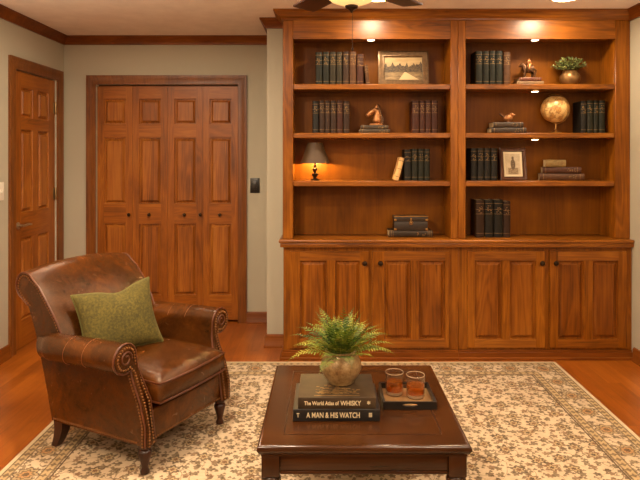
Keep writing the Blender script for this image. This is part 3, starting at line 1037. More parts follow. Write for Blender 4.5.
# picture frames
def sketch_mat(name, kind, w, h):
    g = Graph(name)
    sp = g.n('ShaderNodeSeparateXYZ')
    g.t.links.new(g.coord(), sp.inputs[0])
    X, Z = sp.outputs[0], sp.outputs[2]
    u = g.math('DIVIDE', X, w)
    v = g.math('DIVIDE', Z, h)
    if kind == 'land':
        sky = g.ramp(g.noise(g.coord((1, 1, 3)), 8, 3), [(0.3, lin(150, 124, 84)), (0.7, lin(182, 156, 112))])
        n1 = g.noise(g.coord((1, 0, 0)), 60, 4, 0.8)
        n2 = g.noise(g.coord((1, 0, 0)), 14, 2, 0.5)
        top = g.math('ADD', g.math('MULTIPLY', n1, 0.35), g.math('MULTIPLY', n2, 0.5))
        top = g.math('SUBTRACT', top, 0.30)
        spire = g.math('POWER', g.math('ABSOLUTE', g.math('SINE', g.math('MULTIPLY', u, 17.0))), 9.0)
        top = g.math('ADD', top, g.math('MULTIPLY', spire, 0.13))
        tree = g.math('MULTIPLY', g.math('LESS_THAN', v, top), g.math('GREATER_THAN', v, -0.16))
        tc = g.ramp(g.noise(g.coord(), 90, 3), [(0.35, lin(46, 34, 20)), (0.65, lin(92, 72, 46))])
        col = g.mix(tree, sky, tc)
        gr_ = g.math('LESS_THAN', v, -0.16)
        gc = g.ramp(g.noise(g.coord((1, 1, 4)), 20, 3), [(0.35, lin(96, 76, 48)), (0.65, lin(138, 114, 76))])
        col = g.mix(gr_, col, gc)
        # pale path that widens towards the viewer
        wdt = g.math('MULTIPLY_ADD', g.math('SUBTRACT', -0.16, v), 0.75, 0.02)
        cen = g.math('MULTIPLY_ADD', v, -0.3, 0.0)
        path = g.math('MULTIPLY', gr_, g.math('LESS_THAN', g.math('ABSOLUTE', g.math('SUBTRACT', u, cen)), wdt))
        col = g.mix(path, col, lin(184, 160, 118))
    else:
        bg = g.ramp(g.noise(g.coord(), 30, 3), [(0.3, lin(180, 160, 128)), (0.7, lin(206, 188, 156))])
        r1 = g.math('SQRT', g.math('ADD', g.math('POWER', g.math('DIVIDE', u, 0.16), 2.0), g.math('POWER', g.math('DIVIDE', g.math('SUBTRACT', v, -0.02), 0.26), 2.0)))
        r2 = g.math('SQRT', g.math('ADD', g.math('POWER', g.math('DIVIDE', u, 0.08), 2.0), g.math('POWER', g.math('DIVIDE', g.math('SUBTRACT', v, 0.28), 0.09), 2.0)))
        r3 = g.math('MULTIPLY', g.math('LESS_THAN', g.math('ABSOLUTE', u), 0.34), g.math('LESS_THAN', v, -0.18))
        dk = g.ramp(g.noise(g.coord(), 120, 3), [(0.3, lin(70, 54, 38)), (0.7, lin(128, 104, 74))])
        md = g.ramp(g.noise(g.coord(), 120, 3), [(0.3, lin(120, 98, 70)), (0.7, lin(170, 146, 112))])
        col = g.mix(r3, bg, md)
        col = g.mix(g.math('LESS_THAN', r1, 1.0), col, dk)
        col = g.mix(g.math('LESS_THAN', r2, 1.0), col, dk)
    g.set(Base_Color=col, Roughness=0.6)
    return g.m


def frame(name, label, cx, zb, w, h, fw, mat, pic, mat_w, y, rz, lean=0.13):
    t = thing(name, label, 'picture frame', (cx, y, zb), rz)
    t.rotation_euler = (-lean, 0, rz)
    prof = [(0, 0.012), (0, 0.0), (fw*0.25, -0.006), (fw*0.55, -0.002), (fw*0.85, -0.004), (fw, 0.002), (fw, 0.012)]
    rings = []
    for sx, sz in ((-1, 0), (1, 0), (1, 1), (-1, 1), (-1, 0)):
        rings.append([(sx*(w/2-o), yy, (o if sz == 0 else h-o)) for o, yy in prof])
    MB().loft(rings, True, False).build('frame', mat, t)
    MB().box(-w/2+0.002, w/2-0.002, 0.0125, 0.016, 0.002, h-0.002).build('backing', BLACK, t)
    if mat_w:
        MB().box(-w/2+fw*0.9, w/2-fw*0.9, 0.009, 0.012, fw*0.9, h-fw*0.9).build('mat_board', plain('mat_board', (222, 206, 172), 0.8, 0, 0.04), t)
    iw, ih = w-2*fw-2*mat_w, h-2*fw-2*mat_w
    p = MB().box(-iw/2, iw/2, 0.007 if mat_w else 0.008, 0.0085 if mat_w else 0.012, -ih/2, ih/2).build('print', sketch_mat(name+'_print', pic, iw, ih), t)
    p.location = (0, 0, h/2)
    return t


FRM = plain('antique_silver_frame', (104, 80, 54), 0.35, 0.5, 0.3, 40)
FRM2 = wood('brown_frame_wood', (40, 20, 10), (74, 40, 20), (104, 60, 32), axis='Z', rough=0.35)
frame('landscape_picture', 'framed sepia landscape picture of spires and a path on the top shelf', px(403.7, 4.17), ZT[0]+0.001, 50.5*4.17/F, 36*4.17/F, 0.045, FRM, 'land', 0, 4.165, 0.0, 0.14)
frame('portrait_picture', 'small brown framed portrait with a pale mat beside the black books', px(514, 4.16), ZT[2]+0.001, 27.5*4.16/F, 33*4.16/F, 0.028, FRM2, 'port', 0.016, 4.155, 0.10, 0.13)

# table lamp on the shelf
LX, LY = px(315, 4.163), 4.163
lt = thing('table_lamp', 'small lit lamp with a dark cone shade and turned base', 'lamp', (LX, LY, ZT[2]+0.0005))
sh_b, sh_t = pz(163, LY)-ZT[2], pz(142.8, LY)-ZT[2]
rb, rt = 14.6*LY/F, 7.2*LY/F
g = Graph('dark_lamp_shade')
g.set(Base_Color=lin(72, 50, 24), Roughness=0.6, Metallic=0.0)
MB().lathe([(rb, sh_b), (rt, sh_t), (rt-0.003, sh_t), (rb-0.003, sh_b), (rb, sh_b)], seg=36, cap=False).build('lamp_shade', g.m, lt)
MB().lathe([(0.030, 0), (0.030, 0.008), (0.014, 0.014), (0.009, 0.02), (0.020, 0.036), (0.023, 0.046), (0.007, 0.056), (0.018, 0.074), (0.020, 0.082), (0.006, 0.094), (0.006, sh_b-0.004), (0.010, sh_b-0.002), (0.010, sh_b+0.004)], seg=20).build('base', BRONZE, lt)
MB().sphere((0, 0, sh_b+0.060), 0.022, 14, 10, (1, 1, 1.25)).build('bulb', GLOW, lt)
lamp('lamp_bulb_light', 'POINT', (LX, LY, ZT[2]+sh_b+0.018), 10.0, (1.0, 0.62, 0.22), shadow_soft_size=0.010)


# ------------------------------------------------------------------ plants
def foliage_mat(name, a, b, c):
    g = Graph(name)
    v = g.noise(g.coord(), 30, 3)
    oi = g.n('ShaderNodeObjectInfo')
    f = g.math('ADD', v, g.math('MULTIPLY', g.math('SUBTRACT', oi.outputs['Random'], 0.5), 0.35))
    g.set(Base_Color=g.ramp(f, [(0.3, lin(*a)), (0.5, lin(*b)), (0.72, lin(*c))]), Roughness=0.5)
    g.b.inputs['Subsurface Weight'].default_value = 0.0
    return g.m


FERN = foliage_mat('fern_green', (40, 66, 14), (88, 112, 26), (150, 146, 46))
LEAF = foliage_mat('shelf_plant_green', (74, 84, 36), (128, 134, 70), (190, 184, 120))
g = Graph('speckled_pot')
n1 = g.noise(g.coord(), 70, 4, 0.8)
n2 = g.noise(g.coord(), 10, 3)
f = g.math('ADD', g.math('MULTIPLY', n1, 0.6), g.math('MULTIPLY', n2, 0.4))
g.set(Base_Color=g.ramp(f, [(0.32, lin(92, 68, 38)), (0.48, lin(150, 122, 80)), (0.68, lin(190, 164, 118))]), Roughness=0.32, Metallic=0.35)
g.bump(n1, 0.3, 0.002)
POT = g.m
SOIL = plain('soil', (40, 28, 18), 0.95, 0, 0.4, 80)


def leaf(m, base, tip, width, nrm):
    b, t = Vector(base), Vector(tip)
    d = t-b
    w = d.cross(Vector(nrm))
    if w.length < 1e-7:
        w = d.orthogonal()
    w = w.normalized()*width
    n_ = Vector(nrm).normalized()*width*0.35
    v = [m.bm.verts.new(p) for p in (b, b+d*0.35+w, b+d*0.75+w*0.75, t, b+d*0.75-w*0.75, b+d*0.35-w, b+d*0.45-n_)]
    m.face([v[0], v[1], v[6]])
    m.face([v[1], v[2], v[6]])
    m.face([v[2], v[3], v[6]])
    m.face([v[3], v[4], v[6]])
    m.face([v[4], v[5], v[6]])
    m.face([v[5], v[0], v[6]])


def frond(az, el, L, droop, parent, org, mat):
    m = MB()
    d = Vector((math.cos(az), math.sin(az), 0))
    n = 17
    pts = []
    p = Vector(org)
    e = el
    for i in range(n+1):
        pts.append(p.copy())
        p = p+(d*math.cos(e)+Vector((0, 0, math.sin(e))))*(L/n)
        e -= droop/n*(0.2+1.6*i/n)
    m.tube(pts, [0.0012*(1-i/n)+0.0004 for i in range(n+1)], 4)
    side = Vector((-math.sin(az), math.cos(az), 0))
    for i in range(2, n):
        f_ = i/n
        ln = L*0.185*math.sin(PI*min(1, (f_*0.90+0.16)))**0.8*(1.0-0.25*f_)
        t = (pts[i+1]-pts[i-1]).normalized()
        up = side.cross(t)
        for s in (-1, 1):
            b = pts[i].lerp(pts[i+1], 0.25*(s+1))
            tip = b+(side*s*0.92+t*0.42+Vector((0, 0, random.uniform(-0.25, 0.1))))*ln
            leaf(m, b, tip, ln*0.085+0.0008, up)
    return m.build('frond', mat, parent, 60)


PX_, PY_ = px(341, 2.29), 2.29
BK2 = 0.43+0.044+0.042           # top of the book stack
fp = thing('potted_fern', 'bushy green fern in a speckled bronze pot on two large books', 'plant', (PX_, PY_, BK2+0.001))
MB().lathe([(0.042, 0), (0.050, 0.003), (0.052, 0.010), (0.070, 0.032), (0.081, 0.058), (0.080, 0.078), (0.068, 0.103), (0.058, 0.112), (0.056, 0.117), (0.062, 0.122), (0.062, 0.127), (0.055, 0.128), (0.052, 0.118), (0.050, 0.105), (0.001, 0.104)], seg=40).build('pot', POT, fp)
MB().lathe([(0.050, 0.106), (0.03, 0.111), (0.001, 0.113)], seg=24).build('soil', SOIL, fp)
rng = random.Random(5)
NF = 64
for k in range(NF):
    ring = k/NF
    az = k*2.399963+rng.uniform(-0.2, 0.2)
    el = math.radians(88-70*ring**0.9+rng.uniform(-8, 8))
    L = 0.186+rng.uniform(-0.03, 0.022)
    r0 = 0.012+0.032*ring
    random.seed(k)
    frond(az, el, L, (0.45+0.75*ring+rng.uniform(0, 0.45))*(0.55 if math.sin(az) < -0.6 else 1), fp, (math.cos(az)*r0, math.sin(az)*r0, 0.112), FERN)

# shelf plant
qx, qy = px(570.2, SPY+0.07), SPY+0.075
sp_t = thing('potted_plant', 'small leafy plant in a round bronze pot on the top shelf', 'plant', (qx, qy, ZT[0]+0.0005))
prr = 9.9*qy/F
MB().lathe([(prr*0.55, 0), (prr*0.62, 0.004), (prr*0.9, 0.028), (prr, 0.052), (prr*0.95, 0.076), (prr*0.72, 0.100), (prr*0.66, 0.104), (prr*0.72, 0.110), (prr*0.66, 0.111), (prr*0.6, 0.1), (0.001, 0.099)], seg=32).build('pot', plain('bronze_pot', (128, 96, 56), 0.32, 0.6, 0.35, 30), sp_t)
rng = random.Random(3)
stems, leaves = MB(), MB()
for k in range(60):
    az = k*2.399963
    rr = math.sqrt((k+0.5)/60)
    el = math.radians(88-74*rr+rng.uniform(-6, 6))
    L = (0.105+0.035*rr)*rng.uniform(0.75, 1.05)
    d = Vector((math.cos(az)*math.cos(el)*0.9, math.sin(az)*math.cos(el)*0.62, math.sin(el)))
    a = Vector((math.cos(az)*0.014, math.sin(az)*0.014, 0.10))
    b = a+d*L
    c = b+Vector((d.x*0.02, d.y*0.01, -0.006))
    stems.tube([a, a.lerp(b, 0.5)+Vector((0, 0, 0.006)), b, c], [0.0013, 0.0011, 0.0009, 0.0006], 4)
    for j in range(11):
        f_ = 0.32+0.68*j/10
        p = a.lerp(b, f_)+Vector((0, 0, 0.006*math.sin(PI*f_)))
        dv = Vector((rng.uniform(-1, 1), rng.uniform(-1, 1), rng.uniform(-0.3, 1))).normalized()
        dv = (dv+d*0.5).normalized()
        leaf(leaves, p, p+dv*rng.uniform(0.013, 0.022), 0.0055, Vector((rng.uniform(-.4, .4), rng.uniform(-1, 0), 1)))
leaves.build('foliage', LEAF, sp_t, 60)
stems.build('stems', plain('stem_green', (84, 80, 44), 0.7), sp_t)

# ------------------------------------------------------------------ coffee table
TX0, TX1, TY0, TY1, TZ = -0.238, 0.490, 1.952, 2.725, 0.43
tcx, tcy = (TX0+TX1)/2, (TY0+TY1)/2
tb = thing('coffee_table', 'dark walnut square coffee table on the floral rug', 'table', (tcx, tcy, RZ))
hw, hd, TH_ = (TX1-TX0)/2, (TY1-TY0)/2, 0.43-RZ
m = MB()
z1 = TH_
# top slab with rounded nosing
prof = [(0.0, -0.040), (0.0, -0.034), (0.006, -0.030), (0.010, -0.022), (0.014, -0.014), (0.012, -0.006), (0.006, -0.001), (-0.002, 0.0)]
rings = []
for o, zz in prof:
    a, b = hw-0.014+o, hd-0.014+o
    rings.append([(-a, -b, z1+zz), (a, -b, z1+zz), (a, b, z1+zz), (-a, b, z1+zz)])
m.loft(rings)
m.build('tabletop', TABLE, tb, 50)
# thin groove lines of the inlaid border
m = MB()
gi, gw = 0.085, 0.003
for (x0, x1, y0, y1) in ((-hw+gi, hw-gi, -hd+gi, -hd+gi+gw), (-hw+gi, hw-gi, hd-gi-gw, hd-gi), (-hw+gi, -hw+gi+gw, -hd+gi, hd-gi), (hw-gi-gw, hw-gi, -hd+gi, hd-gi)):
    m.box(x0, x1, y0, y1, z1-0.0008, z1+0.0004)
m.build('inlay_border', plain('dark_inlay', (30, 15, 8), 0.3), tb)
iz0, iz1 = 0.305, TH_-0.0405
ap = 0.016
for sx, sy in ((0, -1), (0, 1), (1, 0), (-1, 0)):
    m = MB()
    if sx == 0:
        y = sy*(hd-ap-0.018)
        m.box(-hw+ap+0.062, hw-ap-0.062, y-0.011, y+0.011, iz0+0.02, iz1, 0.002)
        m.box(-hw+ap+0.062, hw-ap-0.062, y-0.015, y+0.015, iz0+0.008, iz0+0.0198, 0.004)
    else:
        x = sx*(hw-ap-0.018)
        m.box(x-0.011, x+0.011, -hd+ap+0.062, hd-ap-0.062, iz0+0.02, iz1, 0.002)
        m.box(x-0.015, x+0.015, -hd+ap+0.062, hd-ap-0.062, iz0+0.008, iz0+0.0198, 0.004)
    m.build('apron', TABLE, tb)
for sx in (-1, 1):
    for sy in (-1, 1):
        cx, cy = sx*(hw-ap-0.03), sy*(hd-ap-0.03)
        m = MB().box(cx-0.031, cx+0.031, cy-0.031, cy+0.031, iz0, iz1, 0.003)
        m.lathe([(0.016, 0.0), (0.022, 0.004), (0.026, 0.02), (0.020, 0.035), (0.018, 0.05), (0.026, 0.14), (0.032, 0.22), (0.028, 0.245), (0.020, 0.255), (0.022, 0.262), (0.033, 0.275), (0.035, 0.287), (0.030, 0.299), (0.022, 0.3055)], (cx, cy, 0), 24)
        m.build('leg', TABLEZ, tb)


# big books on the table
def bigbook(name, w, d, h, loc, rz, cov, label, lines, top=None):
    t = thing(name, label, 'book', loc, rz, 'large books on the coffee table')
    m = MB()
    e = 0.004
    m.box(-w/2, w/2, 0.004, d, h-e, h, 0.001, 1)
    m.box(-w/2, w/2, 0.004, d, 0, e, 0.001, 1)
    m.box(-w/2, w/2, 0, 0.0045, 0, h, 0.0018, 2)
    m.build('cover', cov, t)
    MB().box(-w/2+0.006, w/2-0.006, 0.0047, d-0.006, e+0.0002, h-e-0.0002).build('page_block', PAPER, t)
    for txt, x, z, sz, sx, al, mt in lines:
        c = bpy.data.curves.new('spine_title', 'FONT')
        c.body = txt
        c.size = sz
        c.align_x = al
        c.align_y = 'CENTER'
        c.extrude = 0.0003
        c.offset = 0.0004
        o = bpy.data.objects.new('spine_title', c)
        COL.objects.link(o)
        dg = bpy.context.evaluated_depsgraph_get()
        me = bpy.data.meshes.new_from_object(o.evaluated_get(dg))
        bpy.data.objects.remove(o)
        o = link('spine_title', me, mt, t)
        me.materials.clear()
        me.materials.append(mt)
        o.location = (x, -0.0003, z)
        o.rotation_euler = (PI/2, 0, 0)
        o.scale = (sx, 1, 1)
    return t


g = Graph('worn_brown_cover')
n1 = g.noise(g.coord(), 12, 4)
g.set(Base_Color=g.ramp(n1, [(0.3, lin(50, 39, 27)), (0.7, lin(76, 60, 42))]), Roughness=0.4)
g.b.inputs['Specular IOR Level'].default_value = 0.25
COV1 = g.m
COV2 = plain('black_cover', (30, 27, 25), 0.35, 0, 0.2)
LET = plain('cream_lettering', (226, 206, 166), 0.5, 0, 0.05)
by = 2.142
b1 = bigbook('coffee_table_book', 0.322, 0.252, 0.043, ((px(293, by)+px(380, by))/2, by-0.004, TZ+0.0006), 0, COV2, 'wide black hardcover book lying directly on the coffee table',
             [('A MAN & HIS WATCH', -0.012, 0.0215, 0.0280, 0.72, 'CENTER', LET), ('T', -0.142, 0.0215, 0.022, 0.8, 'CENTER', LET), ('=', 0.125, 0.0255, 0.024, 1.0, 'CENTER', LET), ('=', 0.125, 0.0185, 0.024, 1.0, 'CENTER', LET)])
b2 = bigbook('coffee_table_book', 0.288, 0.236, 0.0415, ((px(298, by)+px(376, by))/2, by+0.001, TZ+0.0440), 0, COV1, 'brown hardcover book with gold cover ornament under the potted fern',
             [('The World Atlas of', 0.006, 0.0205, 0.0200, 0.80, 'RIGHT', LET), ('WHISKY', 0.013, 0.0205, 0.0245, 0.82, 'LEFT', LET), ('*', 0.117, 0.017, 0.03, 1.0, 'CENTER', LET)])
# gold ornament on the cover, a broken relief
m = MB()
rng = random.Random(2)
for k in range(150):
    x = rng.gauss(0.0, 0.045)
    y = 0.035+abs(rng.gauss(0, 0.035))
    if abs(x) > 0.085 or y > 0.12:
        continue
    s = rng.uniform(0.0015, 0.0045)
    m.box(x-s*1.6, x+s*1.6, y-s*0.7, y+s*0.7, 0.0413, 0.0419)
m.box(-0.085, 0.085, 0.018, 0.022, 0.0413, 0.0419)
m.build('cover_ornament', GILT, b2)

# tray
tx0, tx1, ty0, ty1 = 0.217, 0.424, 2.235, 2.435
tr = thing('serving_tray', 'black square serving tray holding two whisky glasses', 'tray', ((tx0+tx1)/2, (ty0+ty1)/2, TZ+0.0006))
w, d = (tx1-tx0)/2, (ty1-ty0)/2
TRB = plain('black_tray_wood', (30, 24, 20), 0.32, 0, 0.25)
g = Graph('tray_floor_sheen')
n1 = g.noise(g.coord((1, 0.2, 1)), 30, 3)
g.set(Base_Color=g.ramp(n1, [(0.3, lin(120, 92, 58)), (0.7, lin(156, 122, 80))]), Roughness=0.3)  # brown tone puts the reflection on the black wood into the colour
MB().box(-w+0.006, w-0.006, -d+0.006, d-0.006, 0.0, 0.007).build('tray_floor', g.m, tr)
for nm, a in (('x', 1), ('x', -1), ('y', 1), ('y', -1)):
    if nm == 'y':
        # end wall with an oval hand hole
        y = a*(d-0.004)
        hole = [(0.030*math.cos(q*PI/10)*(1 if abs(math.cos(q*PI/10)) < 0.999 else 1), 0.018+0.0055*math.sin(q*PI/10)) for q in range(20)]
        m = MB()
        rect = []
        for hx_, hz_ in hole:
            ang = math.atan2((hz_-0.018)/0.014, hx_/w)
            cx, sz = math.cos(ang), math.sin(ang)
            k = 1/max(abs(cx), abs(sz))
            rect.append((w*cx*k, 0.015+0.015*sz*k))
        rings = []
        for yy in (y-0.004, y+0.004):
            rings.append([(x, yy, z) for x, z in rect])
            rings.append([(x, yy, z) for x, z in hole])
        m.loft([rings[1], rings[0], rings[2], rings[3], rings[1]], True, False)
        m.build('tray_wall', TRB, tr)
    else:
        x = a*(w-0.004)
        MB().box(x-0.004, x+0.004, -d+0.0085, d-0.0085, 0.0, 0.030, 0.0015).build('tray_wall', TRB, tr)



def clear(name, tint, ior, rough=0.0, refr=0.0, body=None, cloud=0.0):
    """see-through body with a mirror-like skin; lets light through so that it throws no black shadow"""
    g = Graph(name)
    g.t.nodes.remove(g.b)
    tr_ = g.n('ShaderNodeBsdfTransparent')
    tr_.inputs[0].default_value = tint
    rf = g.n('ShaderNodeBsdfRefraction')
    rf.inputs['Color'].default_value = tint
    rf.inputs['IOR'].default_value = ior
    mx0 = g.n('ShaderNodeMixShader')
    mx0.inputs[0].default_value = refr
    g.t.links.new(tr_.outputs[0], mx0.inputs[1])
    g.t.links.new(rf.outputs[0], mx0.inputs[2])
    last = mx0.outputs[0]
    if body:
        df = g.n('ShaderNodeBsdfTranslucent')
        df.inputs[0].default_value = body
        d2 = g.n('ShaderNodeBsdfDiffuse')
        d2.inputs[0].default_value = body
        m1 = g.n('ShaderNodeMixShader')
        g.t.links.new(df.outputs[0], m1.inputs[1])
        g.t.links.new(d2.outputs[0], m1.inputs[2])
        m2 = g.n('ShaderNodeMixShader')
        m2.inputs[0].default_value = cloud
        g.t.links.new(last, m2.inputs[1])
        g.t.links.new(m1.outputs[0], m2.inputs[2])
        last = m2.outputs[0]
    gl_ = g.n('ShaderNodeBsdfGlossy')
    gl_.inputs['Roughness'].default_value = 0.1
    lw_ = g.n('ShaderNodeLayerWeight')
    fr = g.math('MULTIPLY_ADD', g.math('POWER', lw_.outputs['Facing'], 2.6), 0.8, 0.045)
    mx = g.n('ShaderNodeMixShader')
    g.t.links.new(fr, mx.inputs[0])
    g.t.links.new(last, mx.inputs[1])
    g.t.links.new(gl_.outputs[0], mx.inputs[2])
    g.t.links.new(mx.outputs[0], g.t.nodes['Material Output'].inputs[0])
    return g.m


GLASS = clear('clear_glass', (0.97, 0.97, 0.95, 1), 1.45)
WHISKY = clear('whisky', lin(255, 200, 92), 1.3, 0, 0.15, lin(220, 132, 22), 0.26)
RIM = clear('glint_glass', (0.97, 0.95, 0.9, 1), 1.45, 0, 0.0, lin(236, 220, 190), 0.45)  # pale body colour paints in the bright glints of rim and base
for (gx, gy_, lab) in ((0.2756, 2.371, 'whisky glass on the tray nearer the books'), (0.357, 2.34, 'whisky glass on the tray farther from the books')):
    gt = thing('whisky_glass', lab, 'glass', (gx, gy_, TZ+0.0082), 0, 'whisky glasses on the tray')
    R = 0.0375
    MB().lathe([(0.001, 0.0), (R-0.004, 0.0), (R-0.0005, 0.004), (R, 0.03), (R, 0.0865), (R-0.0005, 0.0878), (R-0.0014, 0.0884), (R-0.0023, 0.0878), (R-0.0026, 0.0865), (R-0.0024, 0.03), (R-0.004, 0.015), (0.001, 0.013)], seg=40, cap=True).build('tumbler', GLASS, gt, 60)
    MB().lathe([(0.001, 0.0132), (R-0.0042, 0.0153), (R-0.0028, 0.030), (R-0.0028, 0.050), (0.001, 0.050)], seg=40).build('whisky', WHISKY, gt, 60)
    MB().tube([((R-0.0012)*math.cos(q*PI/20), (R-0.0012)*math.sin(q*PI/20), 0.0890) for q in range(40)], 0.0013, 6, True).build('rim', RIM, gt, 60)
    MB().lathe([(0.001, 0.0008), (R-0.006, 0.0008), (R-0.0030, 0.005), (R-0.0048, 0.0122), (0.001, 0.0122)], seg=40).build('glass_base', RIM, gt, 60)

# ------------------------------------------------------------------ armchair (local +y is its front, +x its near side)
CH = thing('armchair', 'brown leather club armchair with rolled arms and nailhead trim on the rug', 'armchair', (-0.915, 2.91, RZ), math.radians(-116.7))
ZL = 0.135       # bottom of the upholstery


def smooth(t):
    t = max(0, min(1, t))
    return t*t*(3-2*t)


def arm_profile(infl=0.0, n=14):
    cx, cz, r = 0.336, 0.517, 0.064+infl
    pts = [(0.302+infl, ZL), (0.302+infl, 0.22), (0.303+infl, 0.32), (0.303+infl, 0.40), (0.304+infl, 0.445)]
    a0, a1 = math.radians(-118), math.radians(185)
    for i in range(n+1):
        a = a0+(a1-a0)*i/n
        pts.append((cx+r*math.cos(a), cz+r*math.sin(a)))
    pts += [(0.264-infl, 0.455), (0.250-infl, 0.40), (0.243-infl, 0.32), (0.242-infl, ZL)]
    return pts


def yfront(z):
    return 0.295-0.085*smooth((z-0.22)/0.26)


def yback(z):
    return -0.285-0.20*max(0, z-ZL)


AP = arm_profile()
NST = 14
for s in (1, -1):
    m = MB()
    rings = []
    for k in range(NST+1):
        t = k/NST
        ring = []
        for x, z in AP:
            y = yback(min(z, 0.60))*(1-t)+yfront(z)*t
            zz = z
            if z > 0.45:      # the roll dips slightly towards the back
                zz = z-0.022*(1-t)**2
            if t < 0.2 and z > 0.49:
                pass
            if z > 0.44 and t < 0.25:      # the roll dies into the side of the back
                q = smooth(t/0.25)
                x = 0.300+(x-0.300)*(0.35+0.65*q) if x > 0.300 else x
                zz -= 0.03*(1-q)*smooth((z-0.44)/0.1)
            ring.append((s*x, y, zz))
        rings.append(ring)
    m.loft(rings)
    arm = m.build('arm', LEATHER, CH, 50)
    # front facing panel
    m = MB()
    P0, P1 = arm_profile(-0.004), arm_profile(-0.010)
    m.loft([[(s*x, yfront(z)-0.002, z) for x, z in P0], [(s*x, yfront(z)+0.008, z) for x, z in P0], [(s*x, yfront(z)+0.011, z) for x, z in P1]])
    fp_ = m.build('arm_front_panel', LEATHER, arm, 50)
    m = MB().tube([(s*x, yfront(z)+0.002, z) for x, z in arm_profile(0.001)], 0.0048, 6)
    # scroll rosette
    m.tube([(s*(0.336+(0.012+0.022*q/20)*math.cos(1.2+q*0.42)), yfront(0.517)+0.011, 0.517+(0.012+0.022*q/20)*math.sin(1.2+q*0.42)) for q in range(21)], 0.004, 6)
    m.build('arm_piping', PIPING, arm, 60)
    # nailheads round the panel and along the side's bottom edge
    m = MB()

    def nails(path, step=0.0135, r=0.0052, nrm=(0, 1, 0)):
        path = [Vector(p) for p in path]
        acc = 0
        for a, b in zip(path, path[1:]):
            L = (b-a).length
            while acc < L:
                m.sphere(a.lerp(b, acc/L), r, 7, 5)
                acc += step
            acc -= L
    nails([(s*x, yfront(z)+0.0105, z) for x, z in arm_profile(-0.016)])
    nails([(s*(x+0.001), yfront(z)-0.014, z) for x, z in arm_profile(0)[:8]])
    m.build('nailhead_trim', NAIL, arm, 60)
    m = MB()
    nails([(s*0.303, y, ZL+0.012) for y in [-0.28+0.02*i for i in range(28)]])
    m.build('nailhead_trim', NAIL, arm, 60)
    if s == 1 or True:
        m = MB()
        for yy in (-0.10, 0.02):
            m.tube([(s*(0.336+0.0645*math.cos(a)), yy+0.01*math.sin(a), 0.517-0.022*((0.23-yy)/0.55)**2+0.0645*math.sin(a)) for a in [math.radians(-60+12*i) for i in range(20)]], 0.0011, 4)
        m.build('arm_seam', SEAM, arm)

# back: closed profile in the y-z plane swept along x
def back_profile(b):
    """b 0..1: how padded (0 at the ends)"""
    inn = [(-0.16, 0.30), (-0.175+0.035*b, 0.42), (-0.202+0.045*b, 0.51), (-0.250+0.045*b, 0.61), (-0.308+0.040*b, 0.695), (-0.368+0.028*b, 0.768)]
    cy, cz, r = -0.468, 0.762, 0.066
    for i in range(13):
        a = math.radians(38+(250-38)*i/12)
        rr = r*(1+0.12*b)
        inn.append((cy+rr*math.cos(a), cz+rr*math.sin(a)+0.024*b))
    inn += [(-0.450, 0.67), (-0.412, 0.55), (-0.350, 0.35), (-0.292, ZL)]
    return inn


m = MB()
rings = []
W_ = 0.318
xs_ = [-1, -0.985, -0.95, -0.86, -0.72, -0.55, -0.36, -0.18, 0, 0.18, 0.36, 0.55, 0.72, 0.86, 0.95, 0.985, 1]
for u in xs_:
    b = (1-abs(u)**2.6)
    rings.append([(u*W_*(0.955+0.045*smooth((z-0.5)/0.25)) if True else 0, y, z) for y, z in back_profile(b)])
m.loft(rings)
back = m.build('backrest', LEATHER, CH, 55)
for s in (1, -1):
    m = MB().tube([(s*(W_*(0.955+0.045*smooth((z-0.5)/0.25))+0.0005), y, z) for y, z in back_profile(0)[1:-3]], 0.0048, 6)
    m.build('back_piping', PIPING, back, 60)
    m = MB()
    bp = back_profile(0)
    cyz = Vector((-0.40, 0.74))
    ins = []
    for y, z in bp[2:-3]:
        v = Vector((y, z))
        c = Vector((-0.468, 0.762)) if z > 0.70 else Vector((-0.36, z))
        d_ = (c-v)
        v2 = v+d_.normalized()*0.016
        ins.append((s*(W_*(0.955+0.045*smooth((z-0.5)/0.25))+0.001), v2.x, v2.y))
    path = [Vector(p) for p in ins]
    acc = 0
    for a, b in zip(path, path[1:]):
        L = (b-a).length
        while acc < L:
            m.sphere(a.lerp(b, acc/L), 0.0046, 7, 5)
            acc += 0.0135
        acc -= L
    m.build('nailhead_trim', NAIL, back, 60)
m = MB()
for u in (-0.36, 0.02, 0.40):
    m.tube([(u*W_, y+0.0006, z+0.0006) for y, z in back_profile(1-abs(u)**2.6)[7:17]], 0.0008, 4)
m.build('back_seam', SEAM, back)

# base rail
m = MB().box(-0.243, 0.243, -0.27, 0.283, ZL, 0.272, 0.012, 3)
rail = m.build('seat_rail', LEATHER, CH, 50)
m = MB()
for i in range(36):
    m.sphere((-0.236+0.472*i/35, 0.2835, ZL+0.012), 0.0046, 7, 5)
m.build('nailhead_trim', NAIL, rail, 60)

# seat cushion
m = MB()
NU, NV = 20, 20
cw, y0, y1 = 0.238, -0.185, 0.318
def cush(u, v, top):
    # u,v in -1..1
    ex = 1-abs(u)**6
    ey = 1-abs(v)**6
    edge = (max(0, ex)*max(0, ey))**0.5
    x = cw*u*(1-0.02*(1-edge))
    y = (y0+y1)/2+(y1-y0)/2*v+0.012*(1-u*u)*(1 if v > 0.8 else 0)*max(0, (v-0.8)/0.2)
    zc = 0.348
    h = 0.042+0.030*edge+(0.036*(1-u*u)*(1-v*v) if top else 0)
    return (x, y, zc+h if top else zc-h)
def spaced(i, n):
    t = -1+2*i/n
    return math.copysign(abs(t)**0.8, t)
G_ = {}
for top in (True, False):
    for i in range(NU+1):
        for j in range(NV+1):
            G_[(top, i, j)] = m.bm.verts.new(cush(spaced(i, NU), spaced(j, NV), top))
for top in (True, False):
    for i in range(NU):
        for j in range(NV):
            m.face([G_[(top, i, j)], G_[(top, i+1, j)], G_[(top, i+1, j+1)], G_[(top, i, j+1)]])
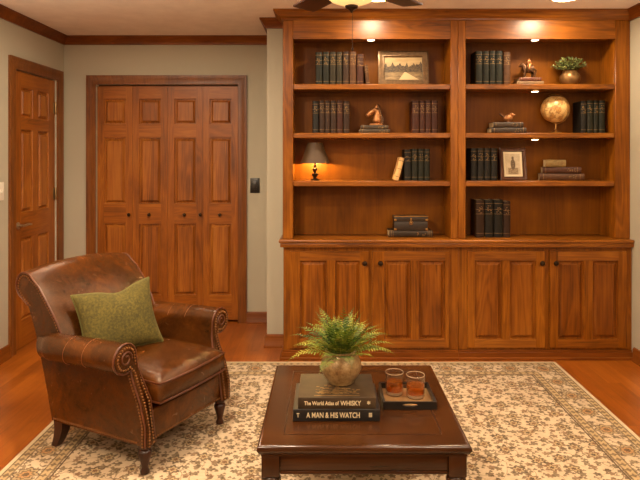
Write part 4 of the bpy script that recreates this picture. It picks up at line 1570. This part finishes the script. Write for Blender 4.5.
per = [(i, 0) for i in range(NU)]+[(NU, j) for j in range(NV)]+[(i, NV) for i in range(NU, 0, -1)]+[(0, j) for j in range(NV, 0, -1)]
for a, b in zip(per, per[1:]+per[:1]):
    m.face([G_[(True, *a)], G_[(True, *b)], G_[(False, *b)], G_[(False, *a)]])
ptop = [Vector(G_[(True, *a)].co) for a in per]
pbot = [Vector(G_[(False, *a)].co) for a in per]
cu = m.build('seat_cushion', LEATHER, CH, 75)
MB().tube(ptop, 0.0050, 6, True).tube(pbot, 0.0050, 6, True).build('cushion_piping', PIPING, cu, 60)

# legs
for s in (1, -1):
    MB().lathe([(0.014, 0.0), (0.020, 0.004), (0.021, 0.014), (0.015, 0.024), (0.014, 0.032), (0.024, 0.070), (0.031, 0.095), (0.028, 0.104), (0.020, 0.110), (0.028, 0.117), (0.030, 0.125), (0.026, 0.134)], (s*0.268, 0.262, 0), 22).build('leg', LEGW, CH)
    m = MB()
    rings = []
    for q in range(7):
        t = q/6
        cy = -0.262-0.045*(1-t)**2
        r = 0.017+0.012*t
        z = 0.134*t
        rings.append([(s*0.268-r, cy-r, z), (s*0.268+r, cy-r, z), (s*0.268+r, cy+r, z), (s*0.268-r, cy+r, z)])
    m.loft(rings)
    m.build('leg', LEGW, CH)

# pillow
pw2, ph2, pt = 0.192, 0.165, 0.068
PL = thing('throw_pillow', 'olive green velvet throw pillow propped on the leather armchair', 'pillow', (-0.985, 2.835, 0.438+RZ))
m = MB()
N = 22
Gd = {}
def pil(u, v, s):
    e = max(0, 1-u*u)*max(0, 1-v*v)
    x = pw2*u*(1-0.10*(1-v*v)*abs(u)**2)
    z = ph2*v*(1-0.10*(1-u*u)*abs(v)**2)
    dent = 0.026*math.exp(-((u-0.12)/0.36)**2)*smooth((v-0.1)/0.9)
    z -= dent
    y = s*pt*(e**0.42)*(1-0.55*math.exp(-((u-0.22)/0.14)**2)*smooth((v-0.2)/0.8))
    return (x, y, z+ph2)
for s in (1, -1):
    for i in range(N+1):
        for j in range(N+1):
            u, v = math.sin(PI/2*(-1+2*i/N)), math.sin(PI/2*(-1+2*j/N))
            Gd[(s, i, j)] = m.bm.verts.new(pil(u, v, s))
    for i in range(N):
        for j in range(N):
            m.face([Gd[(s, i, j)], Gd[(s, i+1, j)], Gd[(s, i+1, j+1)], Gd[(s, i, j+1)]])
per = [(i, 0) for i in range(N)]+[(N, j) for j in range(N)]+[(i, N) for i in range(N, 0, -1)]+[(0, j) for j in range(N, 0, -1)]
pe = [Vector(Gd[(1, *a)].co) for a in per]
po = m.build('pillow_cover', GREEN, PL, 80)
MB().tube(pe, 0.0042, 6, True).build('piping', plain('green_piping', (92, 90, 40), 0.85, 0, 0.2), PL, 60)
PL.rotation_euler = (math.radians(-20), math.radians(-6), math.radians(38))
